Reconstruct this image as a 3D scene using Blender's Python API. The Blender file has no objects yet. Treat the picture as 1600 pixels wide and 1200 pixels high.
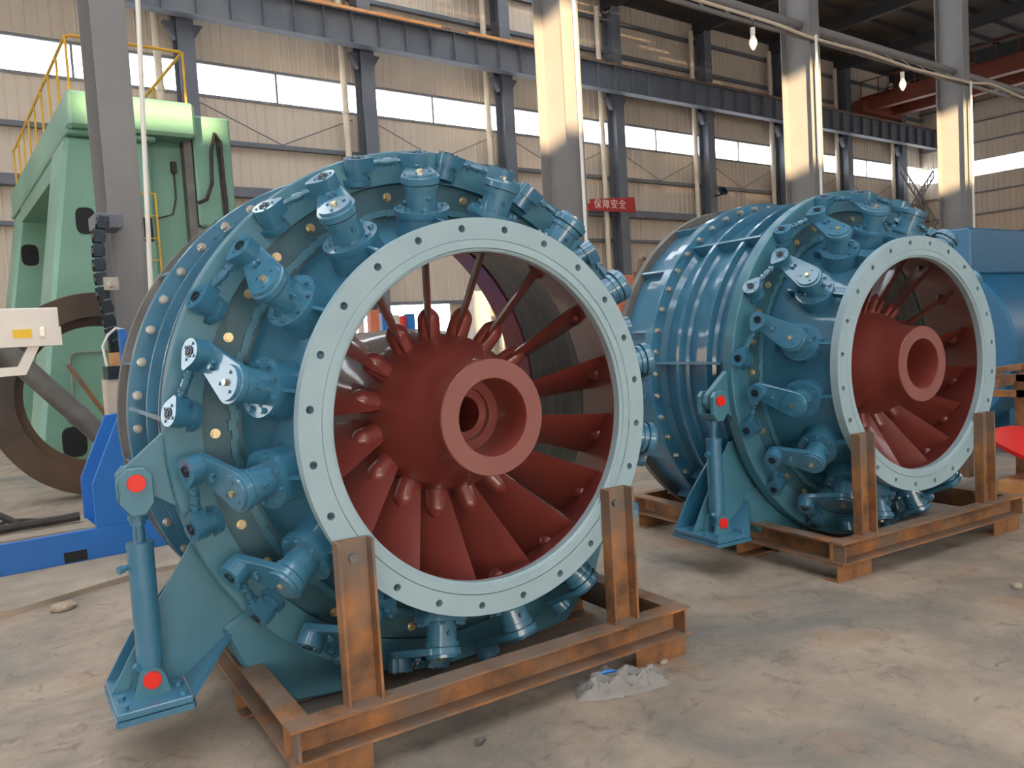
import bpy, bmesh, math, random
from math import sin, cos, pi, radians as rad
from mathutils import Matrix, Vector
random.seed(7)
sc = bpy.context.scene
col = sc.collection

# ------------------------------------------------------------------ camera
F_PX = 1256.509
R_ = Vector((0.80210661, -0.59425665, -0.05902568))
U_ = Vector((0.08464584, 0.01529317, 0.99629373))
V_ = Vector((0.59115148, 0.80413006, -0.06256810))
cd = bpy.data.cameras.new('camera')
cam = bpy.data.objects.new('camera', cd)
col.objects.link(cam)
cd.sensor_fit = 'HORIZONTAL'; cd.sensor_width = 36.0
cd.lens = F_PX / 1600.0 * 36.0
cd.clip_start = 0.05; cd.clip_end = 300
m = Matrix.Identity(4)
for i in range(3):
    m[i][0] = R_[i]; m[i][1] = U_[i]; m[i][2] = -V_[i]
m[0][3], m[1][3], m[2][3] = 0, 0, 1.6
cam.matrix_world = m
sc.camera = cam

# ------------------------------------------------------------------ world, sun, exposure
w = bpy.data.worlds.new('sky'); sc.world = w; w.use_nodes = True
bg = w.node_tree.nodes['Background']
bg.inputs[0].default_value = (0.93, 0.97, 1.0, 1)
bg.inputs[1].default_value = 7.0
sl = bpy.data.lights.new('sun', 'SUN')
sl.energy = 30.0; sl.angle = rad(0.6); sl.color = (1.0, 0.70, 0.38)
sun = bpy.data.objects.new('sun', sl); col.objects.link(sun)
SUN_EL = rad(9.0); SUN_AZ = rad(40.0)
sd = Vector((sin(SUN_AZ) * cos(SUN_EL), cos(SUN_AZ) * cos(SUN_EL), -sin(SUN_EL)))
sun.rotation_euler = sd.to_track_quat('-Z', 'Y').to_euler()
sun.location = (-10, -10, 20)
vs = sc.view_settings
vs.view_transform = 'Standard'; vs.look = 'None'; vs.gamma = 1.0; vs.use_curve_mapping = False
vs.exposure = -0.25

# ------------------------------------------------------------------ materials
def srgb(r, g, b):
    def f(c):
        c /= 255.0
        return c / 12.92 if c <= 0.04045 else ((c + 0.055) / 1.055) ** 2.4
    return (f(r), f(g), f(b), 1)

MATS = {}
def mat(name, c1, c2=None, rough=0.5, metal=0.0, scale=6.0, bump=0.0, bscale=None, coat=0.0, detail=6.0, spec=0.5,
        c3=None, scale3=0.8, stretch=None, rough2=None, pos=(0.35, 0.68)):
    """principled material: colour c1 mottled with c2 (noise), optional large patches c3"""
    if name in MATS: return MATS[name]
    M = bpy.data.materials.new(name); M.use_nodes = True
    nt = M.node_tree; N = nt.nodes; L = nt.links
    b = N['Principled BSDF']
    b.inputs['Roughness'].default_value = rough; b.inputs['Metallic'].default_value = metal
    b.inputs['Specular IOR Level'].default_value = spec
    b.inputs['Coat Weight'].default_value = coat; b.inputs['Coat Roughness'].default_value = 0.08
    tc = N.new('ShaderNodeTexCoord'); src = tc.outputs['Object']
    if stretch:
        mp = N.new('ShaderNodeMapping'); mp.inputs['Scale'].default_value = stretch
        L.new(src, mp.inputs['Vector']); src = mp.outputs['Vector']
    if c2 is None:
        b.inputs['Base Color'].default_value = c1
        out = None
    else:
        n = N.new('ShaderNodeTexNoise'); n.inputs['Scale'].default_value = scale; n.inputs['Detail'].default_value = detail
        n.inputs['Roughness'].default_value = 0.62
        L.new(src, n.inputs['Vector'])
        r = N.new('ShaderNodeValToRGB'); r.color_ramp.elements[0].position = pos[0]; r.color_ramp.elements[1].position = pos[1]
        r.color_ramp.elements[0].color = c1; r.color_ramp.elements[1].color = c2
        L.new(n.outputs['Fac'], r.inputs['Fac']); out = r.outputs['Color']
        if rough2 is not None:
            mr = N.new('ShaderNodeMapRange'); mr.inputs['From Min'].default_value = pos[0]; mr.inputs['From Max'].default_value = pos[1]
            mr.inputs['To Min'].default_value = rough; mr.inputs['To Max'].default_value = rough2
            L.new(n.outputs['Fac'], mr.inputs['Value']); L.new(mr.outputs['Result'], b.inputs['Roughness'])
        if c3 is not None:
            n3 = N.new('ShaderNodeTexNoise'); n3.inputs['Scale'].default_value = scale3; n3.inputs['Detail'].default_value = 5
            L.new(src, n3.inputs['Vector'])
            r3 = N.new('ShaderNodeValToRGB'); r3.color_ramp.elements[0].position = 0.45; r3.color_ramp.elements[1].position = 0.66
            L.new(n3.outputs['Fac'], r3.inputs['Fac'])
            mx = N.new('ShaderNodeMix'); mx.data_type = 'RGBA'
            L.new(r3.outputs['Color'], mx.inputs['Factor']); L.new(out, mx.inputs['A']); mx.inputs['B'].default_value = c3
            out = mx.outputs['Result']
        L.new(out, b.inputs['Base Color'])
    if bump:
        nb = N.new('ShaderNodeTexNoise'); nb.inputs['Scale'].default_value = bscale or scale * 3; nb.inputs['Detail'].default_value = 4
        L.new(src, nb.inputs['Vector'])
        bp = N.new('ShaderNodeBump'); bp.inputs['Strength'].default_value = bump; bp.inputs['Distance'].default_value = 0.01
        L.new(nb.outputs['Fac'], bp.inputs['Height']); L.new(bp.outputs['Normal'], b.inputs['Normal'])
    MATS[name] = M
    return M

BLUE = mat('blue_gloss_paint', srgb(46, 102, 130), srgb(60, 117, 145), rough=0.34, scale=3.0, bump=0.06, bscale=26, coat=0.85, rough2=0.45)
TEAL = mat('teal_ring_paint', srgb(58, 112, 132), srgb(72, 122, 138), rough=0.42, scale=2.2, bump=0.05, bscale=30, coat=0.15)
DTEAL = mat('dark_teal_paint', srgb(44, 84, 97), srgb(58, 98, 110), rough=0.45, scale=5, bump=0.06, bscale=40)
PRIMER = mat('grey_blue_primer', srgb(142, 166, 174), srgb(151, 174, 181), rough=0.55, scale=4.0, bump=0.02, bscale=60)
REDP = mat('red_oxide_paint', srgb(116, 50, 44), srgb(126, 58, 51), rough=0.36, scale=3.0, bump=0.06, bscale=22, coat=0.5, rough2=0.48)
REDLIT = mat('red_oxide_lit', srgb(128, 78, 72), srgb(134, 85, 79), rough=0.55, scale=3.0, bump=0.03, bscale=30)  # red oxide of the hub nose, light on it put into a paler colour
STEEL = mat('machined_steel', srgb(98, 96, 94), srgb(62, 60, 58), rough=0.36, metal=0.75, scale=3.0, stretch=(1, 6, 1), bump=0.05, bscale=14)
RAWST = mat('raw_grey_steel', srgb(120, 117, 113), srgb(98, 96, 93), rough=0.55, metal=0.35, scale=5.0, bump=0.05)
ZINC = mat('zinc_bolt', srgb(206, 204, 196), srgb(178, 174, 162), rough=0.25, metal=0.7, scale=30)
BRASS = mat('yellow_zinc_bolt', srgb(214, 200, 164), srgb(186, 168, 122), rough=0.32, metal=0.8, scale=30)
RUST = mat('rusty_channel', srgb(90, 68, 52), srgb(176, 118, 68), rough=0.6, scale=4.5, bump=0.22, bscale=45, c3=srgb(116, 100, 88), scale3=3.0)
def settle_dust(M, c, amount):
    """pale dust lying on faces that look up"""
    nt = M.node_tree; N = nt.nodes; L = nt.links; bs = N['Principled BSDF']
    src = bs.inputs['Base Color'].links[0].from_socket
    g = N.new('ShaderNodeNewGeometry'); sp = N.new('ShaderNodeSeparateXYZ'); L.new(g.outputs['True Normal'], sp.inputs[0])
    n = N.new('ShaderNodeTexNoise'); n.inputs['Scale'].default_value = 7; n.inputs['Detail'].default_value = 6
    tc = N.new('ShaderNodeTexCoord'); L.new(tc.outputs['Object'], n.inputs['Vector'])
    a = N.new('ShaderNodeMapRange'); a.inputs['From Min'].default_value = 0.6; a.inputs['From Max'].default_value = 0.95; L.new(sp.outputs['Z'], a.inputs['Value'])
    q = N.new('ShaderNodeMapRange'); q.inputs['From Min'].default_value = 0.3; q.inputs['From Max'].default_value = 0.6; q.inputs['To Max'].default_value = amount; L.new(n.outputs['Fac'], q.inputs['Value'])
    mu = N.new('ShaderNodeMath'); mu.operation = 'MULTIPLY'; L.new(a.outputs['Result'], mu.inputs[0]); L.new(q.outputs['Result'], mu.inputs[1])
    mx = N.new('ShaderNodeMix'); mx.data_type = 'RGBA'; L.new(mu.outputs[0], mx.inputs['Factor']); L.new(src, mx.inputs['A']); mx.inputs['B'].default_value = c
    L.new(mx.outputs['Result'], bs.inputs['Base Color'])
settle_dust(RUST, srgb(126, 110, 98), 0.85)
REDDOT = mat('red_pin_paint', srgb(226, 38, 22), srgb(214, 30, 20), rough=0.45, scale=10)
DARK = mat('dark_grease_steel', srgb(26, 40, 50), srgb(40, 60, 72), rough=0.35, metal=0.3, scale=20)
def floor_mat():
    M = bpy.data.materials.new('concrete_floor'); M.use_nodes = True
    nt = M.node_tree; N = nt.nodes; L = nt.links; bs = N['Principled BSDF']; bs.inputs['Specular IOR Level'].default_value = 0.35
    tc = N.new('ShaderNodeTexCoord')
    def noise(sc_, det, rg=0.6, dist=0.0):
        n = N.new('ShaderNodeTexNoise'); n.inputs['Scale'].default_value = sc_; n.inputs['Detail'].default_value = det
        n.inputs['Roughness'].default_value = rg; n.inputs['Distortion'].default_value = dist; L.new(tc.outputs['Object'], n.inputs['Vector']); return n.outputs['Fac']
    def ramp(f, a, c):
        r = N.new('ShaderNodeMapRange'); r.inputs['From Min'].default_value = a; r.inputs['From Max'].default_value = c; L.new(f, r.inputs['Value']); return r.outputs['Result']
    def mix(f, A, B):
        m_ = N.new('ShaderNodeMix'); m_.data_type = 'RGBA'; L.new(f, m_.inputs['Factor'])
        for k, v in (('A', A), ('B', B)):
            if isinstance(v, tuple): m_.inputs[k].default_value = v
            else: L.new(v, m_.inputs[k])
        return m_.outputs['Result']
    c = mix(ramp(noise(2.6, 8, 0.65), 0.36, 0.64), srgb(142, 128, 115), srgb(166, 151, 135))
    c = mix(ramp(noise(0.9, 7, 0.62, 0.6), 0.47, 0.66), c, srgb(114, 112, 106))
    c = mix(ramp(noise(1.3, 6, 0.6, 0.3), 0.56, 0.72), c, srgb(156, 124, 101))
    c = mix(ramp(noise(7.0, 9, 0.75, 1.0), 0.54, 0.74), c, srgb(100, 91, 83))
    c = mix(ramp(noise(0.55, 9, 0.7, 1.5), 0.55, 0.70), c, srgb(112, 104, 95))
    c = mix(ramp(noise(30.0, 4, 0.6), 0.69, 0.74), c, srgb(92, 84, 76))
    L.new(c, bs.inputs['Base Color'])
    L.new(ramp(noise(1.1, 5), -0.9, 1.1), bs.inputs['Roughness'])
    bp = N.new('ShaderNodeBump'); bp.inputs['Strength'].default_value = 0.28; bp.inputs['Distance'].default_value = 0.01
    L.new(noise(22, 8, 0.7), bp.inputs['Height']); L.new(bp.outputs['Normal'], bs.inputs['Normal'])
    return M
CONC = floor_mat()
PANEL = mat('beige_wall_sheet', srgb(198, 183, 166), srgb(208, 193, 176), rough=0.55, scale=0.7, stretch=(1, 1, 0.15))
SLATE = mat('slate_column_paint', srgb(96, 101, 110), srgb(106, 111, 119), rough=0.5, scale=1.2)
COLM = mat('grey_column_paint', srgb(118, 117, 119), srgb(128, 127, 127), rough=0.55, scale=0.9)
CREAM = mat('cream_pipe', srgb(206, 192, 170), srgb(216, 203, 182), rough=0.45, scale=2)
WHITEP = mat('white_plastic', srgb(226, 222, 214), srgb(216, 212, 204), rough=0.4, scale=2)
ROOFM = mat('dark_roof_sheet', srgb(72, 70, 70), srgb(88, 84, 80), rough=0.7, scale=0.6)
BEAMD = mat('dark_roof_steel', srgb(50, 52, 56), srgb(62, 62, 64), rough=0.6, scale=1.0)
GREEN = mat('green_machine_paint', srgb(114, 158, 140), srgb(126, 170, 150), rough=0.42, scale=0.9, c3=srgb(104, 148, 128), scale3=0.5, bump=0.03, bscale=6)
GREENG = mat('worn_green_grey', srgb(136, 140, 130), srgb(118, 144, 130), rough=0.55, scale=1.4)
YEL = mat('yellow_rail_paint', srgb(226, 176, 40), srgb(196, 140, 46), rough=0.5, scale=3)
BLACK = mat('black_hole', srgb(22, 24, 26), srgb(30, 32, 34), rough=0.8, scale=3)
RING = mat('dark_forged_steel', srgb(54, 50, 48), srgb(72, 66, 61), rough=0.6, metal=0.25, scale=2.0, bump=0.12, bscale=18, c3=srgb(98, 76, 58), scale3=0.9)
CBLUE = mat('bright_blue_paint', srgb(30, 106, 186), srgb(40, 116, 196), rough=0.4, scale=1.6, bump=0.04)
TANKB = mat('tank_blue_paint', srgb(32, 94, 132), srgb(42, 106, 144), rough=0.4, scale=1.0, bump=0.03)
SIGN = mat('red_banner_cloth', srgb(176, 52, 50), srgb(160, 46, 46), rough=0.7, scale=2)
SIGNT = mat('banner_lettering', srgb(236, 214, 200), rough=0.7)
ORANGE = mat('orange_paint', srgb(216, 126, 92), srgb(204, 112, 80), rough=0.5, scale=1.5)
SUNBAR = mat('sunlit_bar_orange', srgb(232, 170, 110), srgb(214, 140, 80), rough=0.5, scale=1.5)  # warm sunlight along the girder bar, put into its colour
CRANE = mat('crane_orange_paint', srgb(122, 60, 40), srgb(104, 52, 36), rough=0.5, scale=1.0)
CABLE = mat('black_cable', srgb(40, 38, 36), srgb(70, 64, 58), rough=0.7, scale=8)
DUST = mat('dusty_concrete', srgb(150, 138, 124), srgb(172, 158, 140), rough=0.85, scale=4, bump=0.3, bscale=14)
STICK = mat('yellow_sticker', srgb(232, 186, 30), srgb(240, 196, 50), rough=0.5, scale=6)
WOOD = mat('raw_wood', srgb(196, 152, 100), srgb(176, 128, 80), rough=0.7, scale=8)
REDD = mat('signal_red_paint', srgb(222, 34, 22), srgb(210, 30, 20), rough=0.5, scale=2)
WBOX = mat('cabinet_white', srgb(214, 208, 200), srgb(222, 216, 208), rough=0.45, scale=1)
BEIGE = mat('beige_pedestal', srgb(196, 184, 168), srgb(186, 174, 158), rough=0.6, scale=2)

def pane_mat(name, tint, tr=0.8):
    M = bpy.data.materials.new(name); M.use_nodes = True
    nt = M.node_tree; N = nt.nodes; L = nt.links
    for n in list(N):
        if n.type != 'OUTPUT_MATERIAL': N.remove(n)
    t = N.new('ShaderNodeBsdfTransparent'); t.inputs[0].default_value = tint
    g = N.new('ShaderNodeBsdfTranslucent'); g.inputs[0].default_value = (0.9, 0.92, 0.95, 1)
    mx = N.new('ShaderNodeMixShader'); mx.inputs[0].default_value = 1 - tr
    L.new(t.outputs[0], mx.inputs[1]); L.new(g.outputs[0], mx.inputs[2])
    L.new(mx.outputs[0], N['Material Output'].inputs[0])
    return M
PANE = pane_mat('clear_daylight_sheet', (0.97, 0.98, 1.0, 1), 0.82)
FROST = pane_mat('fill_gate_sheet', (0.97, 0.98, 1.0, 1), 0.0)
SKYP = pane_mat('frosted_skylight_sheet', (0.97, 0.98, 1.0, 1), 0.30)
# bulb glass and plastic film
def glassy(name, c, rough, trans, alpha=1.0):
    M = bpy.data.materials.new(name); M.use_nodes = True
    b = M.node_tree.nodes['Principled BSDF']
    b.inputs['Base Color'].default_value = c; b.inputs['Roughness'].default_value = rough
    b.inputs['Transmission Weight'].default_value = trans; b.inputs['Alpha'].default_value = alpha
    b.inputs['IOR'].default_value = 1.35
    return M
BULB = glassy('bulb_glass', (0.9, 0.9, 0.88, 1), 0.3, 0.3)
FILM = glassy('plastic_film', (0.36, 0.355, 0.35, 1), 0.1, 0.0, 0.5)

# ------------------------------------------------------------------ mesh helpers
class MB:
    def __init__(s): s.v = []; s.f = []
    def add(s, vs_, fs_, M=None):
        o = len(s.v)
        if M is not None: vs_ = [M @ Vector(q) for q in vs_]
        s.v += [tuple(q) for q in vs_]
        s.f += [tuple(o + i for i in f) for f in fs_]
        return s
    def box(s, x0, x1, y0, y1, z0, z1, M=None):
        vv = [(x, y, z) for z in (z0, z1) for y in (y0, y1) for x in (x0, x1)]
        return s.add(vv, [(0, 2, 3, 1), (4, 5, 7, 6), (0, 1, 5, 4), (2, 6, 7, 3), (0, 4, 6, 2), (1, 3, 7, 5)], M)
    def lathe(s, prof, n=64, M=None, closed=True, a0=0.0, a1=2 * pi):
        """(r, v) profile revolved around the local y axis"""
        full = abs(a1 - a0 - 2 * pi) < 1e-6; k = len(prof); vv = []; ff = []
        m_ = n if full else n + 1
        for i in range(m_):
            a = a0 + (a1 - a0) * i / n
            vv += [(r * cos(a), v, r * sin(a)) for r, v in prof]
        for i in range(n):
            j = (i + 1) % m_
            for q in range(k if closed else k - 1):
                q2 = (q + 1) % k
                ff.append((i * k + q, j * k + q, j * k + q2, i * k + q2))
        if not full and closed:
            ff.append(tuple(range(k))); ff.append(tuple((m_ - 1) * k + q for q in range(k))[::-1])
        return s.add(vv, ff, M)
    def cyl(s, p0, p1, r0, r1=None, n=16, M=None, caps=True):
        r1 = r0 if r1 is None else r1
        p0 = Vector(p0); p1 = Vector(p1); d = (p1 - p0).normalized()
        a = d.orthogonal().normalized(); b = d.cross(a); vv = []; ff = []
        for i in range(n):
            t = 2 * pi * i / n; e = a * cos(t) + b * sin(t)
            vv += [p0 + e * r0, p1 + e * r1]
        for i in range(n):
            j = (i + 1) % n; ff.append((2 * i, 2 * j, 2 * j + 1, 2 * i + 1))
        if caps:
            ff.append(tuple(2 * i for i in range(n))[::-1]); ff.append(tuple(2 * i + 1 for i in range(n)))
        return s.add(vv, ff, M)
    def prism(s, poly, z0, z1, M=None):
        n = len(poly)
        vv = [(x, y, z0) for x, y in poly] + [(x, y, z1) for x, y in poly]
        ff = [tuple(range(n))[::-1], tuple(range(n, 2 * n))] + [(i, (i + 1) % n, n + (i + 1) % n, n + i) for i in range(n)]
        return s.add(vv, ff, M)
    def tube(s, pts, r, n=8, M=None):
        P = [Vector(q) for q in pts]; k = len(P); vv = []; ff = []
        up = None
        for i in range(k):
            d = (P[min(i + 1, k - 1)] - P[max(i - 1, 0)]).normalized()
            if up is None: up = d.orthogonal().normalized()
            a = (up - d * up.dot(d)).normalized(); up = a; b = d.cross(a)
            rr = r[i] if isinstance(r, (list, tuple)) else r
            vv += [P[i] + (a * cos(2 * pi * j / n) + b * sin(2 * pi * j / n)) * rr for j in range(n)]
        for i in range(k - 1):
            for j in range(n):
                j2 = (j + 1) % n; ff.append((i * n + j, i * n + j2, (i + 1) * n + j2, (i + 1) * n + j))
        ff.append(tuple(range(n))[::-1]); ff.append(tuple((k - 1) * n + j for j in range(n)))
        return s.add(vv, ff, M)
    def mesh(s, name, m_, smooth=True, bevel=0.0):
        me = bpy.data.meshes.new(name)
        me.from_pydata(s.v, [], s.f); me.update()
        bm = bmesh.new(); bm.from_mesh(me)
        bmesh.ops.recalc_face_normals(bm, faces=bm.faces)
        if bevel:
            ed = [e for e in bm.edges if e.is_manifold and e.calc_face_angle(0) > rad(50)]
            bmesh.ops.bevel(bm, geom=ed, offset=bevel, segments=1, affect='EDGES', clamp_overlap=True)
        bm.to_mesh(me); bm.free()
        if smooth:
            me.polygons.foreach_set('use_smooth', [True] * len(me.polygons))
            me.set_sharp_from_angle(angle=rad(32))
        me.materials.append(m_)
        return me
    def build(s, name, m_, parent=None, smooth=True, bevel=0.0, M=None):
        return put(s.mesh(name, m_, smooth, bevel), name, parent, M)

def put(me, name, parent=None, M=None):
    o = bpy.data.objects.new(name, me); col.objects.link(o)
    if parent is not None: o.parent = parent
    if M is not None: o.matrix_local = M
    return o
def tag(o, label=None, cat=None, group=None, kind=None):
    if label: o['label'] = label
    if cat: o['category'] = cat
    if group: o['group'] = group
    if kind: o['kind'] = kind
    return o
def empty(name, loc=(0, 0, 0), rz=0.0):
    o = bpy.data.objects.new(name, None); col.objects.link(o)
    o.location = loc; o.rotation_euler = (0, 0, rz); o.empty_display_size = 0.2
    return o
def kids(o): return [c for c in list(bpy.data.objects) if c.parent == o]
def copy_tree(o, parent=None, index=None):
    if index is None:
        index = {}
        for c in bpy.data.objects:
            if c.parent: index.setdefault(c.parent.name, []).append(c)
    c = o.copy(); col.objects.link(c)
    if parent is not None: c.parent = parent
    for ch in index.get(o.name, []): copy_tree(ch, c, index)
    return c
def hull(c0, r0, c1, r1, n=14):
    """outline of two circles joined by tangents"""
    a = math.atan2(c1[1] - c0[1], c1[0] - c0[0]); d = math.hypot(c1[0] - c0[0], c1[1] - c0[1])
    b = math.acos(max(-1, min(1, (r0 - r1) / d)))
    P = []
    for i in range(n + 1):
        t = a + b + (2 * pi - 2 * b) * i / n; P.append((c0[0] + r0 * cos(t), c0[1] + r0 * sin(t)))
    for i in range(n + 1):
        t = a - b + 2 * b * i / n; P.append((c1[0] + r1 * cos(t), c1[1] + r1 * sin(t)))
    return P
def channel(L, h, dpt, t=0.010):
    """C section along +x, opening towards -y; web at y = dpt"""
    b = MB()
    poly = [(0, 0), (0, t), (dpt - t, t), (dpt - t, h - t), (0, h - t), (0, h), (dpt, h), (dpt, 0)]
    vv = [(0, y, z) for y, z in poly] + [(L, y, z) for y, z in poly]; n = len(poly)
    b.add(vv, [tuple(range(n)), tuple(range(n, 2 * n))[::-1]] + [(i, (i + 1) % n, n + (i + 1) % n, n + i) for i in range(n)])
    return b
def ibeam_v(H, wx, dy, tf=0.018, tw=0.012):
    """vertical H section: web in the yz plane, flanges facing -y and +y, base at the origin's centre"""
    b = MB()
    x = wx / 2; y = dy / 2; q = tw / 2
    poly = [(-x, -y), (x, -y), (x, -y + tf), (q, -y + tf), (q, y - tf), (x, y - tf), (x, y), (-x, y), (-x, y - tf), (-q, y - tf), (-q, -y + tf), (-x, -y + tf)]
    b.prism(poly, 0, H)
    return b

# ================================================================== THE HALL
X0, X1, Y0, Y1, ZR = -14.0, 52.5, -13.0, 26.0, 16.0
ZB, ZT = 9.57, 10.56
b = MB(); b.box(-35, X1 + 1, Y0 - 1, Y1 + 1, -0.3, 0.0)
tag(b.build('floor', CONC, smooth=False), 'dusty grey concrete workshop floor with stains', None, kind='structure')

def sheet(wd, z0, z1, ribs=3):
    """ribbed sheet panel in the xz plane facing -y"""
    b = MB(); prof = [(0, 0)]
    step = wd / ribs
    for i in range(ribs):
        x = i * step
        prof += [(x + step * 0.10, 0), (x + step * 0.16, -0.018), (x + step * 0.24, -0.018), (x + step * 0.30, 0)]
    prof += [(wd - 0.01, 0), (wd - 0.01, 0.012), (wd + 0.02, 0.012), (wd + 0.02, 0.03), (0, 0.03)]
    b.prism(prof, z0, z1)
    return b
PW = 0.95
wb_ = tag(empty('wall_back', (X0, Y1, 0)), 'long beige ribbed metal wall behind the machines', None, kind='structure')
mlo = sheet(PW, 2.86, ZB).mesh('panel', PANEL, smooth=False); mhi = sheet(PW, ZT, ZR).mesh('panel', PANEL, smooth=False)
mbt = sheet(PW, 0, 2.86).mesh('panel', PANEL, smooth=False)
npan = int((X1 - X0) / PW)
for i in range(npan):
    x = i * PW
    put(mlo, 'panel', wb_, Matrix.Translation((x, 0, 0)))
    put(mhi, 'panel', wb_, Matrix.Translation((x, 0, 0)))
    if not (11.6 < X0 + x < 15.6): put(mbt, 'panel', wb_, Matrix.Translation((x, 0, 0)))
# daylight strip: panes between mullions
COLX = [7.25 + 5.97 * k for k in range(-3, 8)]
wi = 1
mm = MB(); mm.box(0, 2.94, 0, 0.02, ZB + 0.03, ZT - 0.03); mpane = mm.mesh('pane', PANE, smooth=False)
fm = MB()
fm.box(0, 5.97, -0.05, 0.05, ZB - 0.06, ZB + 0.03); fm.box(0, 5.97, -0.05, 0.05, ZT - 0.03, ZT + 0.06); fm.box(-0.03, 0.03, -0.05, 0.05, ZB, ZT); fm.box(2.955, 3.015, -0.04, 0.04, ZB, ZT)
mfr = fm.mesh('window_frame', COLM, smooth=False)
for k, cx in enumerate([COLX[0] - 5.97] + COLX):
    if cx > X1 - 4: continue
    e = tag(empty('window_%d' % wi, (cx, Y1 + 0.02, 0)), 'daylight strip window bay high in the back wall', None, kind='structure'); wi += 1
    put(mfr, 'window_frame', e); put(mpane, 'pane', e, Matrix.Translation((0.03, 0, 0))); put(mpane, 'pane', e, Matrix.Translation((3.0, 0, 0)))
# right end wall with its own strip
wr = tag(empty('wall_right', (X1, Y0, 0)), 'beige sheet end wall with a daylight strip', None, kind='structure')
RZ = Matrix.Rotation(pi / 2, 4, 'Z')
m1 = sheet(PW, 0, ZB - 0.1).mesh('panel', PANEL, smooth=False); m2 = sheet(PW, ZT - 0.2, ZR).mesh('panel', PANEL, smooth=False)
RZn = Matrix.Rotation(-pi / 2, 4, 'Z')
for i in range(int((Y1 - Y0) / PW) + 1):
    for me in (m1, m2): put(me, 'panel', wr, Matrix.Translation((0, (i + 1) * PW, 0)) @ RZn)
b = MB()
for z in (1.5, 3.0, 4.5, 5.8, 7.1, 8.4, 11.4, 12.6, 13.8): b.box(-0.12, 0, 0, Y1 - Y0, z, z + 0.09)
b.build('girt', COLM, wr, smooth=False)
pr = MB(); pr.box(0, 0.02, 0, Y1 - Y0, ZB - 0.1, ZT - 0.2)
e = tag(empty('window_%d' % wi, (X1, Y0, 0)), 'daylight strip in the end wall', None, kind='structure'); wi += 1
pr.build('pane', PANE, e, smooth=False)
# left end wall, front wall with high sun window
LZ0, LZ1, LY0, LY1 = 3.4, 7.4, 5.0, 24.0; YA, XA = -4.0, -34.0
b = MB(); b.box(X0 - 0.1, X0, YA, Y1, 0, LZ0); b.box(X0 - 0.1, X0, YA, Y1, LZ1, ZR); b.box(X0 - 0.1, X0, YA, LY0, LZ0, LZ1); b.box(X0 - 0.1, X0, LY1, Y1, LZ0, LZ1)
b.box(XA, X0 - 0.1, YA, YA + 0.1, 0, ZR); b.box(XA - 0.1, XA, Y0, YA, 0, ZR); b.box(XA, X0, Y0, YA, ZR, ZR + 0.1)
tag(b.build('wall_left', PANEL, smooth=False), 'beige end wall out of view with a wide window', None, kind='structure')
SB, ST = 8.95, 10.75
GX0, GX1, GZ = -14.0, 3.1, 3.5
b = MB(); b.box(XA, GX0, Y0 - 0.1, Y0, 0, GZ); b.box(GX1, X1, Y0 - 0.1, Y0, 0, GZ); b.box(XA, X1, Y0 - 0.1, Y0, GZ, SB); b.box(XA, X1, Y0 - 0.1, Y0, ST, ZR)
b.box(XA, -19.6, Y0 - 0.1, Y0, SB, ST); b.box(-17.7, -14.4, Y0 - 0.1, Y0, SB, ST); b.box(-19.6, -17.7, Y0 - 0.1, Y0, SB, 10.35)  # unseen strip filled in except one slot, shaped to place the sun patches
x = -14.0
while x < X1:
    b.box(x - 0.12, x + 0.12, Y0 - 0.1, Y0, SB, ST); x += 6.0
tag(b.build('wall_front', PANEL, smooth=False), 'beige side wall behind the viewer with a high window strip', None, kind='structure')
gd = tag(empty('fill_gate_1', (GX0, Y0 - 0.05, 0)), 'added frosted fill light gate, unseen in the side wall behind the viewer', None, kind='structure')  # invented gate, added to throw soft frontal light on the turbines
gl = MB(); gl.box(0.0, 1.9, -0.01, 0.01, 0.0, GZ + 0.02); glm = gl.mesh('pane', FROST, smooth=False)
gb = MB(); gb.box(-0.06, 0.06, -0.04, 0.04, 0, GZ); gbm = gb.mesh('fill_gate_stile', COLM, smooth=False)
for i in range(9): put(glm, 'pane', gd, Matrix.Translation((1.9 * i, 0, 0))); put(gbm, 'fill_gate_stile', gd, Matrix.Translation((1.9 * i, 0, 0)))
# roof: opaque bays with skylight strips
b = MB(); e = tag(empty('ceiling', (0, 0, ZR)), 'dark sheet metal roof with purlins and skylight strips', None, kind='structure')
x = X0; sk = []
while x < X1:
    wd = 2.4 if x < -1 else (2.8 if x < 3 else 3.6)          # width of the opaque strip in this bay
    ya, yb = (Y0, 8.4) if x < -3 else ((Y0, Y1 - 0.5) if x < 3 else (8.4, Y1 - 0.5))
    b.box(x, min(x + wd, X1), Y0, Y1, 0, 0.1)
    if x > 21: b.box(x + wd, min(x + 6.0, X1), Y0, Y1, 0, 0.1)
    else:
        sk.append((x + wd, x + 6.0, ya, yb))
        if ya > Y0: b.box(x + wd, x + 6.0, Y0, ya, 0, 0.1)
        b.box(x + wd, x + 6.0, yb, Y1, 0, 0.1)
    x += 6.0
b.build('roof_sheet', ROOFM, e, smooth=False)
b = MB()
for y in [Y0 + 1.5 * i for i in range(27)]: b.box(X0, X1, y - 0.05, y + 0.05, -0.22, 0)
b.build('purlins', BEAMD, e, smooth=False)
rm = MB(); rm.box(-0.15, 0.15, Y0, Y1, -0.75, -0.22)
rme = rm.mesh('rafter', BEAMD, smooth=False)
for k in range(11): put(rme, 'rafter', e, Matrix.Translation((COLX[0] + 5.97 * k, 0, 0)))
for k, (xa, xb, ya, yb) in enumerate(sk):
    b = MB(); b.box(xa, xb, ya, yb, ZR + 0.02, ZR + 0.06)
    tag(b.build('window_%d' % wi, SKYP, smooth=False), 'translucent skylight strip in the roof', None, kind='structure'); wi += 1

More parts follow.
